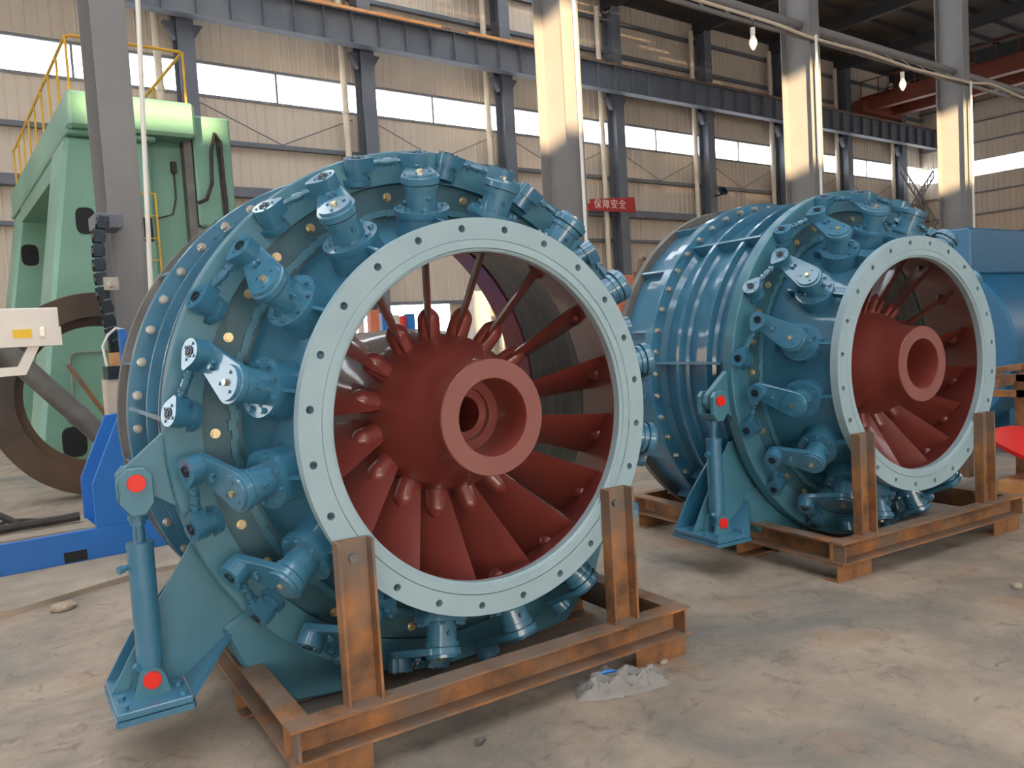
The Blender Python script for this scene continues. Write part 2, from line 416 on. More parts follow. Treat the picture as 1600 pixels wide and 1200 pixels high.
# girts along the back wall
def girt(z, h, d, label):
    b = MB(); b.box(X0, X1, Y1 - 0.05 - d, Y1 - 0.05, z, z + h)
    return tag(b.build('trim_%d' % int(z * 10), SLATE, smooth=False), label, None, kind='structure')
girt(8.05, 0.14, 0.18, 'dark steel wall rail below the windows'); girt(6.42, 0.30, 0.35, 'deep dark steel wall rail at mid height')
girt(5.34, 0.12, 0.18, 'dark steel wall rail'); girt(2.86, 0.12, 0.18, 'low steel wall rail'); girt(13.4, 0.14, 0.18, 'upper steel wall rail'); girt(14.8, 0.14, 0.18, 'top steel wall rail')

ORD = ['leftmost', 'second', 'third', 'fourth', 'fifth', 'sixth', 'seventh', 'eighth', 'ninth', 'tenth', 'eleventh']
# wall columns
mcol = ibeam_v(ZR - 0.75, 0.5, 0.55).mesh('steel_column', SLATE, smooth=False)
cb = MB()
cb.prism([(-0.25, 0), (-0.58, 0), (-0.25, -0.5)], -0.12, 0.12, Matrix.Translation((0, 0, 11.45)) @ Matrix.Rotation(pi / 2, 4, 'X'))
cb.prism([(0.25, 0), (0.58, 0), (0.25, -0.5)], -0.12, 0.12, Matrix.Translation((0, 0, 11.45)) @ Matrix.Rotation(pi / 2, 4, 'X'))
mcb = cb.mesh('knee_bracket', SLATE, smooth=False)
dp = MB(); dp.cyl((0, 0, 0), (0, 0, 15.2), 0.11, n=12)
for z in (3, 6.2, 9.4, 12.5): dp.cyl((0, 0, z), (0, 0, z + 0.12), 0.13, n=12)
mdp = dp.mesh('downpipe', CREAM)
br = MB()
br.cyl((0.4, 0, 9.3), (2.98, 0, 8.2), 0.018, n=6); br.cyl((5.57, 0, 9.3), (2.98, 0, 8.2), 0.018, n=6)
mbr = br.mesh('brace_rod', SLATE)
vis = 0
for k, cx in enumerate(COLX):
    if cx < 2 or cx > X1: continue
    o = put(mcol, 'wall_column'); o.location = (cx, Y1 - 0.50, 0)
    tag(o, '%s dark slate steel column counted from the left along the back wall' % ORD[vis], 'column', 'columns along the back wall')
    put(mcb, 'knee_bracket', o)
    o = put(mdp, 'downpipe'); o.location = (cx - 0.76, Y1 - 0.42, 0)
    tag(o, '%s cream downpipe counted from the left on the back wall' % ORD[vis], 'pipe', 'downpipes on the back wall')
    o = put(mbr, 'brace_rod'); o.location = (cx, Y1 - 0.18, 0)
    tag(o, 'thin crossed tie rods under the %s window bay of the back wall' % ORD[vis], 'tie rod', 'tie rods on the back wall')
    vis += 1
# crane runway girder
g = tag(empty('crane_girder', (X0, 24.85, 11.5)), 'long dark steel crane runway girder with stiffener plates along the back wall', 'girder')
b = MB(); b.box(0, X1 - X0, -0.02, 0.02, 0, 1.0); b.build('web', SLATE, g, smooth=False)
b = MB(); b.box(0, X1 - X0, -0.2, 0.2, -0.03, 0.0); b.box(0, X1 - X0, -0.2, 0.2, 1.0, 1.04); b.build('flange', SLATE, g, smooth=False)
st = MB(); st.box(-0.01, 0.01, -0.19, 0.19, 0.0, 1.0); mst = st.mesh('stiffener', SLATE, smooth=False)
for i in range(66): put(mst, 'stiffener', g, Matrix.Translation((1.0 * i + 0.5, 0, 0)))
b = MB(); b.box(0, X1 - X0, -0.05, 0.05, 1.04, 1.18); b.build('rail', RUST, g, smooth=False)
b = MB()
b.box(24.2, 29.8, -0.40, -0.34, 0.96, 1.06); b.box(31.0, 34.1, -0.40, -0.34, 0.96, 1.06)  # only the sunlit stretches, painted in the sunlit orange
b.build('sunlit_bar', SUNBAR, g, smooth=False)

# banner on the wall rail: red cloth with white lettering
bn = tag(empty('safety_banner', (22.3, 25.19, 6.75)), 'red cloth banner with pale Chinese lettering hung on the back wall columns', 'banner')
b = MB(); b.prism([(-4.0, -0.27), (3.50, -0.20), (3.42, 0.47), (0.0, 0.18), (-4.0, 0.05)], -0.01, 0.01, Matrix.Rotation(pi / 2, 4, 'X')); b.build('cloth', SIGN, bn, smooth=False)
def text(ch, size, x, z, parent):
    cu = bpy.data.curves.new('character', 'FONT'); cu.body = ch; cu.size = size; cu.extrude = 0.004
    o = bpy.data.objects.new('character', cu); col.objects.link(o)
    dg = bpy.context.evaluated_depsgraph_get()
    me = bpy.data.meshes.new_from_object(o.evaluated_get(dg)); bpy.data.objects.remove(o)
    me.materials.clear(); me.materials.append(SIGNT)
    return put(me, 'character', parent, Matrix.Translation((x, -0.018, z)) @ Matrix.Rotation(pi / 2, 4, 'X'))
for ch, x, z in (('生', -0.02, -0.08), ('产', 0.42, -0.08), ('保', 1.02, -0.08), ('障', 1.50, -0.07), ('安', 1.98, -0.05), ('全', 2.46, -0.03)): text(ch, 0.42, x, z, bn)

# floodlight on the sixth column
fl = tag(empty('floodlight', (31.0, 24.95, 7.55)), 'small dark floodlight on a back wall column', 'lamp')
b = MB(); b.box(-0.05, 0.38, -0.35, -0.2, -0.12, 0.22, Matrix.Rotation(rad(-25), 4, 'X')); b.build('housing', DARK, fl, smooth=False, bevel=0.02)
b = MB(); b.cyl((0.15, 0.285, 0), (0.15, -0.28, 0.0), 0.03, n=8); b.build('bracket', DARK, fl)

# near column row
NX = [1.95 - 0.16 + 6.03 * k for k in range(-1, 6)]
mnc = ibeam_v(ZR - 0.75, 0.32, 0.62).mesh('steel_column', COLM, smooth=False)
names = [None, 'grey steel column standing in front of the green machine', 'grey steel column rising behind the nearer turbine',
         'grey steel column rising between the two turbines with sunlit face', 'grey steel column rising behind the right turbine', 'grey steel column past the right picture edge', None]
for k, nx in enumerate(NX):
    if names[k] is None or k > 5: continue
    o = put(mnc, 'hall_column'); o.location = (nx, 8.75 + 0.31, 0)
    tag(o, names[k], 'column', 'columns of the inner row')
# tie truss between near columns
for k in range(1, 6):
    xa = NX[k] + 0.01; xb = NX[k + 1] - 0.01 if k < 6 else NX[k] + 6
    t = tag(empty('tie_truss', (xa, 9.05, 0)), ['pale pipe tie between the first and second inner columns', 'pale pipe tie running from the second to the third inner column',
            'pale pipe tie running from the third to the fourth inner column', 'pale pipe tie right of the fourth inner column', 'pale pipe tie beyond the right picture edge'][k - 1], 'truss', 'ties between the inner columns')
    if k == 1: zc = 7.05
    else: zc = 7.05
    L = xb - xa
    b = MB(); b.cyl((0, 0, zc), (L, 0, zc), 0.085, n=14); b.build('top_chord', COLM, t)
    b = MB(); b.box(0.02, L - 0.02, -0.32, -0.26, zc - 0.40, zc - 0.34); b.build('bottom_chord', COLM, t, smooth=False)
    lm = MB(); lm.cyl((0, 0, zc - 0.05), (0, -0.29, zc - 0.37), 0.012, n=6); lme = lm.mesh('lacing_bar', COLM)
    for i in range(9): put(lme, 'lacing_bar', t, Matrix.Translation((L * (i + 0.5) / 9, 0, 0)))
# cream cable along the ties
pts = [(6.5, 8.66, 6.78), (8.6, 8.66, 6.74), (10.53, 8.66, 6.73), (12.37, 8.66, 6.72), (13.71, 8.66, 6.66), (15.45, 8.66, 6.68), (17.17, 8.66, 6.64), (18.5, 8.66, 6.66), (19.75, 8.66, 6.69), (20.89, 8.66, 6.8), (22.84, 8.66, 6.70), (26, 8.66, 6.66)]
P2 = []
for i in range(len(pts) - 1):
    for q in range(6):
        t = q / 6; a = Vector(pts[i]); c = Vector(pts[i + 1]); tt = t * t * (3 - 2 * t); v = a.lerp(c, t); v.z = a.z + (c.z - a.z) * tt; P2.append(v)
b = MB(); b.tube(P2, 0.028, 8)
tag(b.build('power_cable', CREAM), 'cream power cable slung along the pale pipe ties', 'cable')
for i, (x, z) in enumerate(((11.88, 6.66), (16.82, 6.62))):
    e = tag(empty('hanging_bulb', (x, 8.66, z)), 'bare light bulb hanging from the cable %s' % ('left of the third inner column' if i == 0 else 'left of the fourth inner column'), 'light bulb', 'bulbs on the cable')
    b = MB(); b.cyl((0, 0, 0), (0, 0, -0.14), 0.008, n=6); b.build('cord', CABLE, e)
    b = MB(); b.cyl((0, 0, -0.12), (0, 0, -0.24), 0.042, n=12); b.build('socket', WHITEP, e)
    b = MB(); b.lathe([(0.0, -0.24), (0.035, -0.245), (0.040, -0.27), (0.066, -0.34), (0.070, -0.39), (0.05, -0.44), (0.02, -0.49), (0.0, -0.50)], 16, Matrix.Rotation(pi / 2, 4, 'X') @ Matrix.Scale(-1, 4, (0, 0, 1)) if False else None, closed=False)
    b.v = [(p[0], p[2], p[1]) for p in b.v]
    b.build('glass', BULB, e)
# white conduits down the columns
for x, lab, zt in ((1.96, 'white conduit running down beside the leftmost inner column', 9.0), (7.78, 'white conduit on the second inner column', 6.8), (13.66, 'white conduit on the third inner column', 6.7), (19.74, 'white conduit on the right edge of the fourth inner column', 6.7)):
    b = MB(); sl_ = 0.039 if x < 3 else 0.0; b.cyl((x - sl_ * 3.0, 8.60, 0), (x + sl_ * (zt - 3.0), 8.60, zt), 0.024, n=8)
    tag(b.build('conduit', WHITEP), lab, 'conduit', 'conduits on the inner columns')

# bridge crane far right: two girders across the bay
cr = tag(empty('bridge_crane', (44.0, 0, 12.82)), 'rust orange bridge crane spanning the far right bay', 'crane')
for dx in (0.0, 2.6):
    b = MB(); b.box(dx - 0.25, dx + 0.25, 9.6, 24.9, 0.0, 0.8); b.build('girder', CRANE, cr, smooth=False)
    b = MB()
    for i in range(16): b.cyl((dx - 0.4, 9.8 + i, 0.75), (dx - 0.4, 9.8 + i, 1.6), 0.03, n=6)
    b.cyl((dx - 0.4, 9.8, 1.6), (dx - 0.4, 24.8, 1.6), 0.03, n=6); b.box(dx - 0.45, dx - 0.2, 9.7, 24.9, 0.72, 0.76); b.build('handrail', CRANE, cr)
for ya, yb in ((24.5, 25.1), (9.5, 10.0)):
    b = MB(); b.box(-0.8, 3.4, ya, yb, -0.1, 0.55); b.build('end_carriage', CRANE, cr, smooth=False)
b = MB(); b.box(0.0, 2.6, 17, 19, 0.8, 1.4); b.build('trolley', BEAMD, cr, smooth=False)

# lattice stair by the far corner
ls = tag(empty('lattice_stair', (46.4, 24.2, 6.0)), 'crossed lattice stair frame near the far corner of the back wall', 'stair frame')
def lattice(pa, pb, wd, name):
    b = MB(); a = Vector(pa); c = Vector(pb); n = 8
    off = Vector((0, 0, wd))
    b.cyl(a, c, 0.05, n=6); b.cyl(a + off, c + off, 0.05, n=6)
    for i in range(n):
        p = a.lerp(c, i / n); q = a.lerp(c, (i + 1) / n)
        b.cyl(p, q + off, 0.03, n=6); b.cyl(p + off, p, 0.03, n=6)
    b.build(name, COLM, ls)
lattice((0, 0, 3.6), (4.4, 0, 0.2), 0.55, 'lattice_flight'); lattice((4.6, 0.3, 3.6), (1.6, 0.3, 1.2), 0.45, 'lattice_brace')
lattice((2.5, 0, 1.0), (3.6, 0, -6.0), 0.5, 'lattice_leg')

# ================================================================== TURBINE
ALPHA = rad(20); CA, SA = cos(ALPHA), sin(ALPHA)
OFF = rad(10); STEP = rad(22.5)
def boss_matrix(k):
    th = OFF + k * STEP
    r = Vector((cos(th), 0, sin(th))); y = Vector((0, 1, 0)); t = Vector((-sin(th), 0, cos(th)))
    n = r * CA - y * SA; e2 = r * SA + y * CA; e1 = -t
    o = r * 1.055 + y * 0.17
    M = Matrix.Identity(4)
    for i in range(3): M[i][0] = e1[i]; M[i][1] = e2[i]; M[i][2] = n[i]; M[i][3] = o[i]
    return M
def ringM(th, r, v):
    """frame on a ring: local z = -y of the turbine (towards the front)"""
    c, s_ = cos(th), sin(th)
    M = Matrix(((-s_, c, 0, r * c), (0, 0, -1, v), (c, s_, 0, r * s_), (0, 0, 0, 1)))
    return M

def make_turbine():
    T = empty('tubular_turbine')
    # ---- front flange with 24 through holes
    b = MB(); RA, RB, RH, rh, TH = 0.742, 0.829, 0.787, 0.0155, 0.055
    for k in range(24):
        a = rad(7.0 + 15 * k); loop = []
        for i in range(7): t = a + rad(-7.5 + 2.5 * i); loop.append((RB * cos(t), RB * sin(t)))
        t = a + rad(7.5); loop.append((RH * cos(t), RH * sin(t)))
        for i in range(7): t = a + rad(7.5 - 2.5 * i); loop.append((RA * cos(t), RA * sin(t)))
        t = a - rad(7.5); loop.append((RH * cos(t), RH * sin(t)))
        hx, hz = RH * cos(a), RH * sin(a); n = len(loop)
        hole = []
        for (x, z) in loop:
            d = math.hypot(x - hx, z - hz); hole.append((hx + rh * (x - hx) / d, hz + rh * (z - hz) / d))
        vv = [(x, 0, z) for x, z in loop] + [(x, 0, z) for x, z in hole] + [(x, TH, z) for x, z in hole] + [(x, TH, z) for x, z in loop]
        ff = []
        for i in range(n):
            j = (i + 1) % n
            ff += [(i, j, n + j, n + i), (n + i, n + j, 2 * n + j, 2 * n + i), (2 * n + i, 2 * n + j, 3 * n + j, 3 * n + i)]
        b.add(vv, ff)
    b.lathe([(RB, 0), (RB, TH)], 144, closed=False)
    fl = b.build('front_flange', PRIMER, T)
    # inner lip with groove
    b = MB(); b.lathe([(0.742, 0.004), (0.742, 0.055), (0.693, 0.055), (0.691, 0.012), (0.697, 0.006), (0.703, 0.006), (0.706, -0.002), (0.738, -0.002)], 120)
    b.build('flange_lip', PRIMER, fl)
    # ---- casing shells
    b = MB(); b.lathe([(0.743, 0.055), (0.905, 0.50), (0.905, 0.53), (0.878, 0.53), (0.718, 0.055)], 128)
    b.build('guide_cone', BLUE, T)
    b = MB(); b.lathe([(0.690, 0.052), (0.714, 0.052), (0.874, 0.52), (0.868, 0.52)], 128)
    b.build('cone_lining', REDP, T)
    b = MB(); b.lathe([(0.868, 0.515), (0.95, 0.62), (1.00, 0.80), (1.085, 1.30), (1.098, 1.30), (1.02, 0.80), (0.97, 0.62), (0.876, 0.515)], 128)
    b.build('runner_chamber', STEEL, T)
    # bearing ring with bolts and weld bead
    b = MB(); b.lathe([(0.90, 0.515), (1.062, 0.515), (1.062, 0.57), (0.90, 0.57)], 128)
    br_ = b.build('bearing_ring', DTEAL, T)
    b = MB(); rr = random.Random(3)
    for i in range(150):
        a = 2 * pi * i / 150; q = 0.94 + rr.uniform(-0.006, 0.006)
        b.box(-0.022, 0.022, -0.012 - rr.uniform(0, .006), 0.012 + rr.uniform(0, .006), -0.004, 0.010 + rr.uniform(0, 0.006), ringM(a, q, 0.515))
    tag(b.build('weld_bead', TEAL, br_), kind='stuff')
    hb = MB(); hb.cyl((0, 0, 0), (0, 0, 0.006), 0.020, n=16); hb.cyl((0, 0, 0.006), (0, 0, 0.018), 0.0165, 0.0155, n=6)
    hbr = hb.mesh('ring_bolt', BRASS)
    for k in range(32): put(hbr, 'ring_bolt', br_, ringM(rad(100.6 + 11.25 * k), 1.010, 0.515))
    # ---- control ring
    b = MB(); b.lathe([(1.064, 0.492), (1.199, 0.488), (1.205, 0.494), (1.205, 0.572), (1.064, 0.572)], 144)
    cr_ = b.build('control_ring', TEAL, T)
    # ---- drum with rib rings and axial ribs
    b = MB(); b.lathe([(1.10, 0.575), (1.115, 0.575), (1.115, 1.255), (1.10, 1.255)], 128)
    b.build('drum', BLUE, T)
    for v, r in ((0.74, 1.185), (1.00, 1.195)):
        b = MB(); b.lathe([(1.11, v), (r, v), (r, v + 0.028), (1.11, v + 0.028)], 128)
        rb = b.build('rib_ring', BLUE, T)
        b = MB(); b.lathe([(1.112, v - 0.02), (1.136, v + 0.001), (1.112, v + 0.001)], 128); b.build('weld_seam', BLUE, rb)
    ax = MB(); ax.box(1.10, 1.195, 0.60, 1.25, -0.010, 0.010); mx = ax.mesh('axial_rib', BLUE, smooth=False)
    for k in range(8): put(mx, 'axial_rib', T, Matrix.Rotation(-rad(176 - 45 * k), 4, 'Y'))
    # ---- bolted main flange pair
    b = MB(); b.lathe([(1.09, 1.25), (1.238, 1.25), (1.243, 1.255), (1.243, 1.288), (1.09, 1.288)], 144)
    mf = b.build('main_flange', BLUE, T)
    b = MB(); b.lathe([(1.112, 1.215), (1.150, 1.251), (1.112, 1.251)], 128); b.build('weld_seam', BLUE, mf)
    b = MB(); b.lathe([(1.10, 1.291), (1.240, 1.291), (1.240, 1.332), (1.10, 1.332)], 144); b.build('counter_flange', BLUE, T)
    hb = MB(); hb.cyl((0, 0, 0), (0, 0, 0.005), 0.021, n=14); hb.cyl((0, 0, 0.005), (0, 0, 0.024), 0.0205, 0.0195, n=6); hb.cyl((0, 0, 0.02), (0, 0, 0.036), 0.011, n=10)
    hz = hb.mesh('flange_bolt', ZINC)
    for k in range(48): put(hz, 'flange_bolt', mf, ringM(rad(172.4 + 7.5 * k), 1.203, 1.25))
    # ---- rear section
    b = MB(); b.lathe([(1.165, 1.33), (1.185, 1.33), (1.19, 1.60), (1.165, 1.60)], 128); b.build('rear_drum', BLUE, T)
    b = MB(); b.lathe([(1.10, 1.334), (1.152, 1.334), (1.152, 1.66), (1.146, 1.66), (1.146, 1.345), (1.09, 1.345)], 128); b.build('rear_lining', REDP, T)
    b = MB(); b.lathe([(1.153, 1.60), (1.245, 1.60), (1.245, 1.655), (1.153, 1.655)], 144); b.build('rear_flange', RAWST, T)
    gm = MB(); gm.prism([(1.185, 1.335), (1.235, 1.335), (1.24, 1.598), (1.185, 1.598)], -0.008, 0.008)
    gme = gm.mesh('gusset', BLUE, smooth=False)
    for k in range(16): put(gme, 'gusset', T, Matrix.Rotation(-rad(8 + 22.5 * k), 4, 'Y'))
    # ---- hub
    b = MB(); b.lathe([(0.165, 0.0), (0.245, 0.0), (0.248, 0.004), (0.249, 0.07), (0.254, 0.12), (0.270, 0.17), (0.298, 0.23), (0.326, 0.29), (0.348, 0.35), (0.365, 0.42), (0.378, 0.50), (0.392, 0.62), (0.40, 0.9), (0.40, 1.5), (0.08, 1.5), (0.08, 0.26), (0.118, 0.26), (0.118, 0.235), (0.163, 0.235), (0.163, 0.004)], 96)
    hb_ = b.build('hub', REDP, T)
    b = MB(); b.lathe([(0.166, -0.001), (0.244, -0.001), (0.244, 0.003), (0.166, 0.003)], 96); b.build('nose_face', REDLIT, hb_)
    # ---- guide vanes, bearings, linkage: shared meshes in the boss frame
    zr, zt = -0.745, -0.262; BETA = rad(30)
    cx, cy = sin(BETA), cos(BETA)
    b = MB(); nz = 9; nt = 11; rows = []
    for i in range(nz):
        s = i / (nz - 1); z = zr + (zt - zr) * s
        fr = 0.055 + 0.150 * s; bk = 0.14 + 0.085 * s; row = []
        for side in (1, -1):
            rng = range(nt) if side == 1 else range(nt - 2, 0, -1)
            for j in rng:
                u = j / (nt - 1); tt = -fr + (fr + bk) * u
                q = tt / fr if tt < 0 else tt / bk
                h = (0.004 + (0.013) * max(0, 1 - q * q)) * side
                row.append((cx * tt + cy * h, cy * tt - cx * h, z))
        rows.append(row)
    n = len(rows[0])
    b.add([p for r in rows for p in r], [(i * n + j, i * n + (j + 1) % n, (i + 1) * n + (j + 1) % n, (i + 1) * n + j) for i in range(nz - 1) for j in range(n)]
          + [tuple(range(n)), tuple((nz - 1) * n + j for j in range(n))[::-1]])
    mvane = b.mesh('guide_vane', REDP)
    b = MB()
    def stem(za, zb, zc, ra):
        prof = [(0.001, za), (ra, za), (ra * 0.98, zb)]
        for i in range(1, 6): t = i / 5; prof.append((max(0.004, ra * cos(t * pi / 2) ** 0.8), zb + (zc - zb) * t))
        k0 = len(b.v); b.lathe(prof, 18, closed=False); b.v[k0:] = [(p[0], p[2], p[1]) for p in b.v[k0:]]
    stem(zr - 0.01, zr + 0.085, zr + 0.15, 0.052)
    mstem = b.mesh('root_boss', REDP)
    b = MB(); stem(zt + 0.005, zt - 0.035, zt - 0.08, 0.045)
    mtip = b.mesh('tip_boss', REDP)
    # bearing housing
    b = MB()
    b.cyl((0, 0, -0.152), (0, 0, -0.045), 0.067, n=28); b.cyl((0, 0, -0.070), (0, 0, -0.050), 0.074, n=28)
    b.cyl((0, 0, -0.176), (0, 0, -0.150), 0.118, n=32); b.cyl((0, 0, -0.182), (0, 0, -0.176), 0.113, n=32)
    b.cyl((0, 0, -0.262), (0, 0, -0.180), 0.116, 0.107, n=32)
    for i in range(8):
        a = 2 * pi * (i + 0.5) / 8; c = (0.095 * cos(a), 0.095 * sin(a))
        b.cyl((c[0], c[1], -0.150), (c[0], c[1], -0.136), 0.0125, n=6)
    b.box(-0.007, 0.007, -0.185, -0.10, -0.215, -0.170); b.box(-0.007, 0.007, 0.10, 0.19, -0.25, -0.205)
    b.cyl((0, -0.060, -0.10), (0, -0.084, -0.10), 0.013, n=6); b.cyl((0, -0.07, -0.10), (0, -0.094, -0.10), 0.006, n=8)
    b.cyl((-0.055, 0.02, -0.12), (-0.075, 0.025, -0.12), 0.008, n=6)
    mh = b.mesh('bearing_housing', BLUE)
    AE = (0.100, 0.203); LE = (-0.145, 0.306)
    # crank arm
    b = MB(); b.prism(hull((0, 0), 0.082, AE, 0.050, 18), -0.045, -0.014)
    b.cyl((0.052, 0.118, -0.014), (0.052, 0.118, 0.006), 0.014, n=6); b.cyl((0.070, 0.105, -0.014), (0.070, 0.105, 0.004), 0.007, n=8)
    ma = b.mesh('crank_arm', BLUE, bevel=0.003)
    b = MB(); b.cyl((0, 0, -0.014), (0, 0, -0.002), 0.069, 0.067, n=32)
    for i in range(3):
        a = rad(100 + 120 * i); b.cyl((0.042 * cos(a), 0.042 * sin(a), -0.002), (0.042 * cos(a), 0.042 * sin(a), 0.004), 0.0065, n=8)
    mcap = b.mesh('cap_plate', BLUE)
    b = MB(); b.cyl((0, 0, -0.002), (0, 0, 0.010), 0.0135, 0.0130, n=6); mcb_ = b.mesh('cap_bolt', BRASS)
    # link rod with two eyes and a turnbuckle
    b = MB(); d = Vector((LE[0] - AE[0], LE[1] - AE[1], 0)); L = d.length; d.normalize()
    za, zl = (-0.014, 0.042), (-0.026, 0.030)
    nA = (AE[0] + d.x * 0.062, AE[1] + d.y * 0.062); nB = (LE[0] - d.x * 0.062, LE[1] - d.y * 0.062)
    b.prism(hull(AE, 0.052, nA, 0.016, 18), *za); b.prism(hull(LE, 0.052, nB, 0.016, 18), *zl)
    pA = Vector((AE[0], AE[1], 0.010)); pB = Vector((LE[0], LE[1], 0.003))
    def at(t): return pA.lerp(pB, t)
    b.cyl(at(0.25), at(0.75), 0.0115, n=12)
    b.cyl(at(0.335), at(0.39), 0.0195, n=6); b.cyl(at(0.43), at(0.56), 0.0175, n=12); b.cyl(at(0.60), at(0.655), 0.0195, n=6)
    for c, z in ((AE, za[1]), (LE, zl[1])):
        for i in range(4):
            a = rad(45 + 90 * i + 20); b.cyl((c[0] + 0.035 * cos(a), c[1] + 0.035 * sin(a), z), (c[0] + 0.035 * cos(a), c[1] + 0.035 * sin(a), z + 0.005), 0.006, n=8)
    ml = b.mesh('link_rod', BLUE, bevel=0.0)
    def nut(c, z):
        b = MB(); k0 = 0
        prof = [(0.0235, z), (0.0235, z + 0.004), (0.017, z + 0.004), (0.017, z + 0.001), (0.012, z + 0.001), (0.010, z + 0.006), (0.004, z + 0.006), (0.002, z + 0.001)]
        b.lathe(prof, 20, closed=False); b.v = [(p[0] + c[0], p[2] + c[1], p[1]) for p in b.v]
        return b.mesh('pin_nut', DARK)
    mn1, mn2 = nut(AE, za[1]), nut(LE, zl[1])
    # lug on the control ring
    b = MB(); b.cyl((LE[0], LE[1], -0.062), (LE[0], LE[1], -0.024), 0.045, n=24)
    b.prism([(LE[0] - 0.085, 0.372), (LE[0] - 0.055, LE[1] - 0.02)] + [(LE[0] + 0.056 * cos(rad(200 + 14 * i)), LE[1] + 0.056 * sin(rad(200 + 14 * i))) for i in range(11)] + [(LE[0] + 0.056, LE[1]), (LE[0] + 0.085, 0.372)], -0.086, -0.060)
    mlug = b.mesh('link_lug', BLUE)
    for k in range(16):
        M = boss_matrix(k)
        v = put(mvane, 'guide_vane', T, M); put(mstem, 'root_boss', v); put(mtip, 'tip_boss', v)
        h = put(mh, 'bearing_housing', T, M)
        a = put(ma, 'crank_arm', T, M); put(mcap, 'cap_plate', a); put(mcb_, 'cap_bolt', a)
        l = put(ml, 'link_rod', T, M); put(mn1, 'pin_nut', l); put(mn2, 'pin_nut', l)
        g = put(mlug, 'link_lug', T, M)
    # ---- servomotor bracket on the drum
    RX = Matrix.Rotation(pi / 2, 4, 'X')       # prism poly (u, w), z -> -v
    def plate(poly, v0, v1, name, m_, parent=T, bevel=0.0):
        b = MB(); b.prism(poly, -v1, -v0, RX); return b.build(name, m_, parent, smooth=False, bevel=bevel)
    lug = plate([(-1.19, 0.045), (-1.33, -0.07), (-1.372, -0.105), (-1.385, -0.155), (-1.36, -0.195), (-1.31, -0.21), (-1.25, -0.21), (-1.17, -0.265), (-1.12, -0.20), (-1.15, 0.045)], 0.535, 0.575, 'ring_lug', TEAL, cr_)
    plate([(-1.18, -0.265), (-1.165, -0.265), (-1.128, -0.36), (-1.143, -0.36)], 0.535, 0.575, 'lug_web', TEAL, lug)
    bk = plate([(-1.46, -0.985), (-1.37, -0.83), (-1.26, -0.65), (-1.12, -0.44), (-0.97, -0.42), (-0.85, -0.70), (-1.0, -0.845), (-1.175, -0.985)], 0.625, 0.640, 'servo_bracket', TEAL)
    plate([(-1.46, -0.985), (-1.35, -0.80), (-1.12, -0.54), (-0.96, -0.31), (-0.80, -0.70), (-1.0, -0.845), (-1.175, -0.985)], 0.79, 0.805, 'rear_plate', BLUE, bk)
    b = MB(); q = (0.010, 0, -0.012); P4 = [(-1.0, 0.60, -0.845), (-1.0, 0.80, -0.845), (-1.185, 0.80, -0.985), (-1.195, 0.41, -0.985)]
    b.add(P4 + [(x + q[0], y, z + q[2]) for x, y, z in P4], [(0, 1, 2, 3), (7, 6, 5, 4), (0, 4, 5, 1), (1, 5, 6, 2), (2, 6, 7, 3), (3, 7, 4, 0)]); b.build('edge_strip', BLUE, bk, smooth=False)
    b = MB(); b.box(-1.465, -1.195, 0.40, 0.81, -1.012, -0.985); b.build('base_plate', BLUE, bk, smooth=False, bevel=0.003)
    b = MB(); b.prism([(-1.47, 0.41), (-1.455, 0.395), (-1.195, 0.395), (-1.185, 0.41), (-1.185, 0.82), (-1.47, 0.82)], -1.036, -1.014); b.build('sole_plate', BLUE, bk, smooth=False)
    for x in (-1.435, -1.225):
        for y in (0.44, 0.54): b = MB(); b.cyl((x, y, -0.985), (x, y, -0.968), 0.017, n=6); b.build('base_bolt', BLUE, bk)
    # ---- hydraulic servomotor
    SX, SV = -1.318, 0.56
    b = MB(); b.cyl((SX, SV, -0.862), (SX, SV, -0.388), 0.049, n=32); b.cyl((SX, SV, -0.41), (SX, SV, -0.385), 0.052, n=32); b.cyl((SX, SV, -0.885), (SX, SV, -0.855), 0.046, n=32)
    b.cyl((SX, SV, -0.56), (SX, SV, -0.556), 0.0497, n=32)
    sv = b.build('servo_cylinder', BLUE, T)
    b = MB(); b.cyl((SX - 0.045, SV, -0.475), (SX - 0.085, SV - 0.02, -0.48), 0.012, n=10); b.cyl((SX - 0.07, SV - 0.01, -0.478), (SX - 0.082, SV - 0.018, -0.48), 0.018, n=6)
    b.build('oil_port', BLUE, sv)
    b = MB(); b.cyl((SX - 0.03, SV - 0.02, -0.895), (SX - 0.06, SV - 0.03, -0.86), 0.012, n=8); b.build('oil_port', BLUE, sv)
    b = MB(); b.cyl((SX, SV, -0.39), (SX, SV, -0.30), 0.020, n=18)
    for i in range(10): b.cyl((SX, SV, -0.385 + i * 0.0055), (SX, SV, -0.382 + i * 0.0055), 0.0225, n=18)
    b.build('piston_rod', BLUE, sv)
    b = MB(); b.cyl((SX, SV, -0.318), (SX, SV, -0.296), 0.030, n=6); b.cyl((SX, SV, -0.296), (SX, SV, -0.272), 0.036, n=20); b.build('lock_nut', BLUE, sv)
    b = MB(); pl = [(-1.378, -0.225), (-1.345, -0.27), (-1.293, -0.27), (-1.260, -0.225), (-1.260, -0.115), (-1.285, -0.085), (-1.352, -0.085), (-1.378, -0.115)]
    b.prism(pl, -0.518, -0.485, RX); b.prism(pl, -0.635, -0.602, RX)
    b.prism([(-1.375, -0.228), (-1.345, -0.27), (-1.293, -0.27), (-1.263, -0.228)], -0.61, -0.51, RX)
    b.build('clevis', TEAL, sv, smooth=False, bevel=0.004)
    for (x, z, vv) in ((-1.32, -0.143, 0.485), (-1.323, -0.922, 0.502)):
        b = MB(); b.cyl((x, vv, z), (x, vv - 0.010, z), 0.0345, 0.033, n=28); tag(b.build('pin_cap', REDDOT, sv), 'bright red painted pin head')
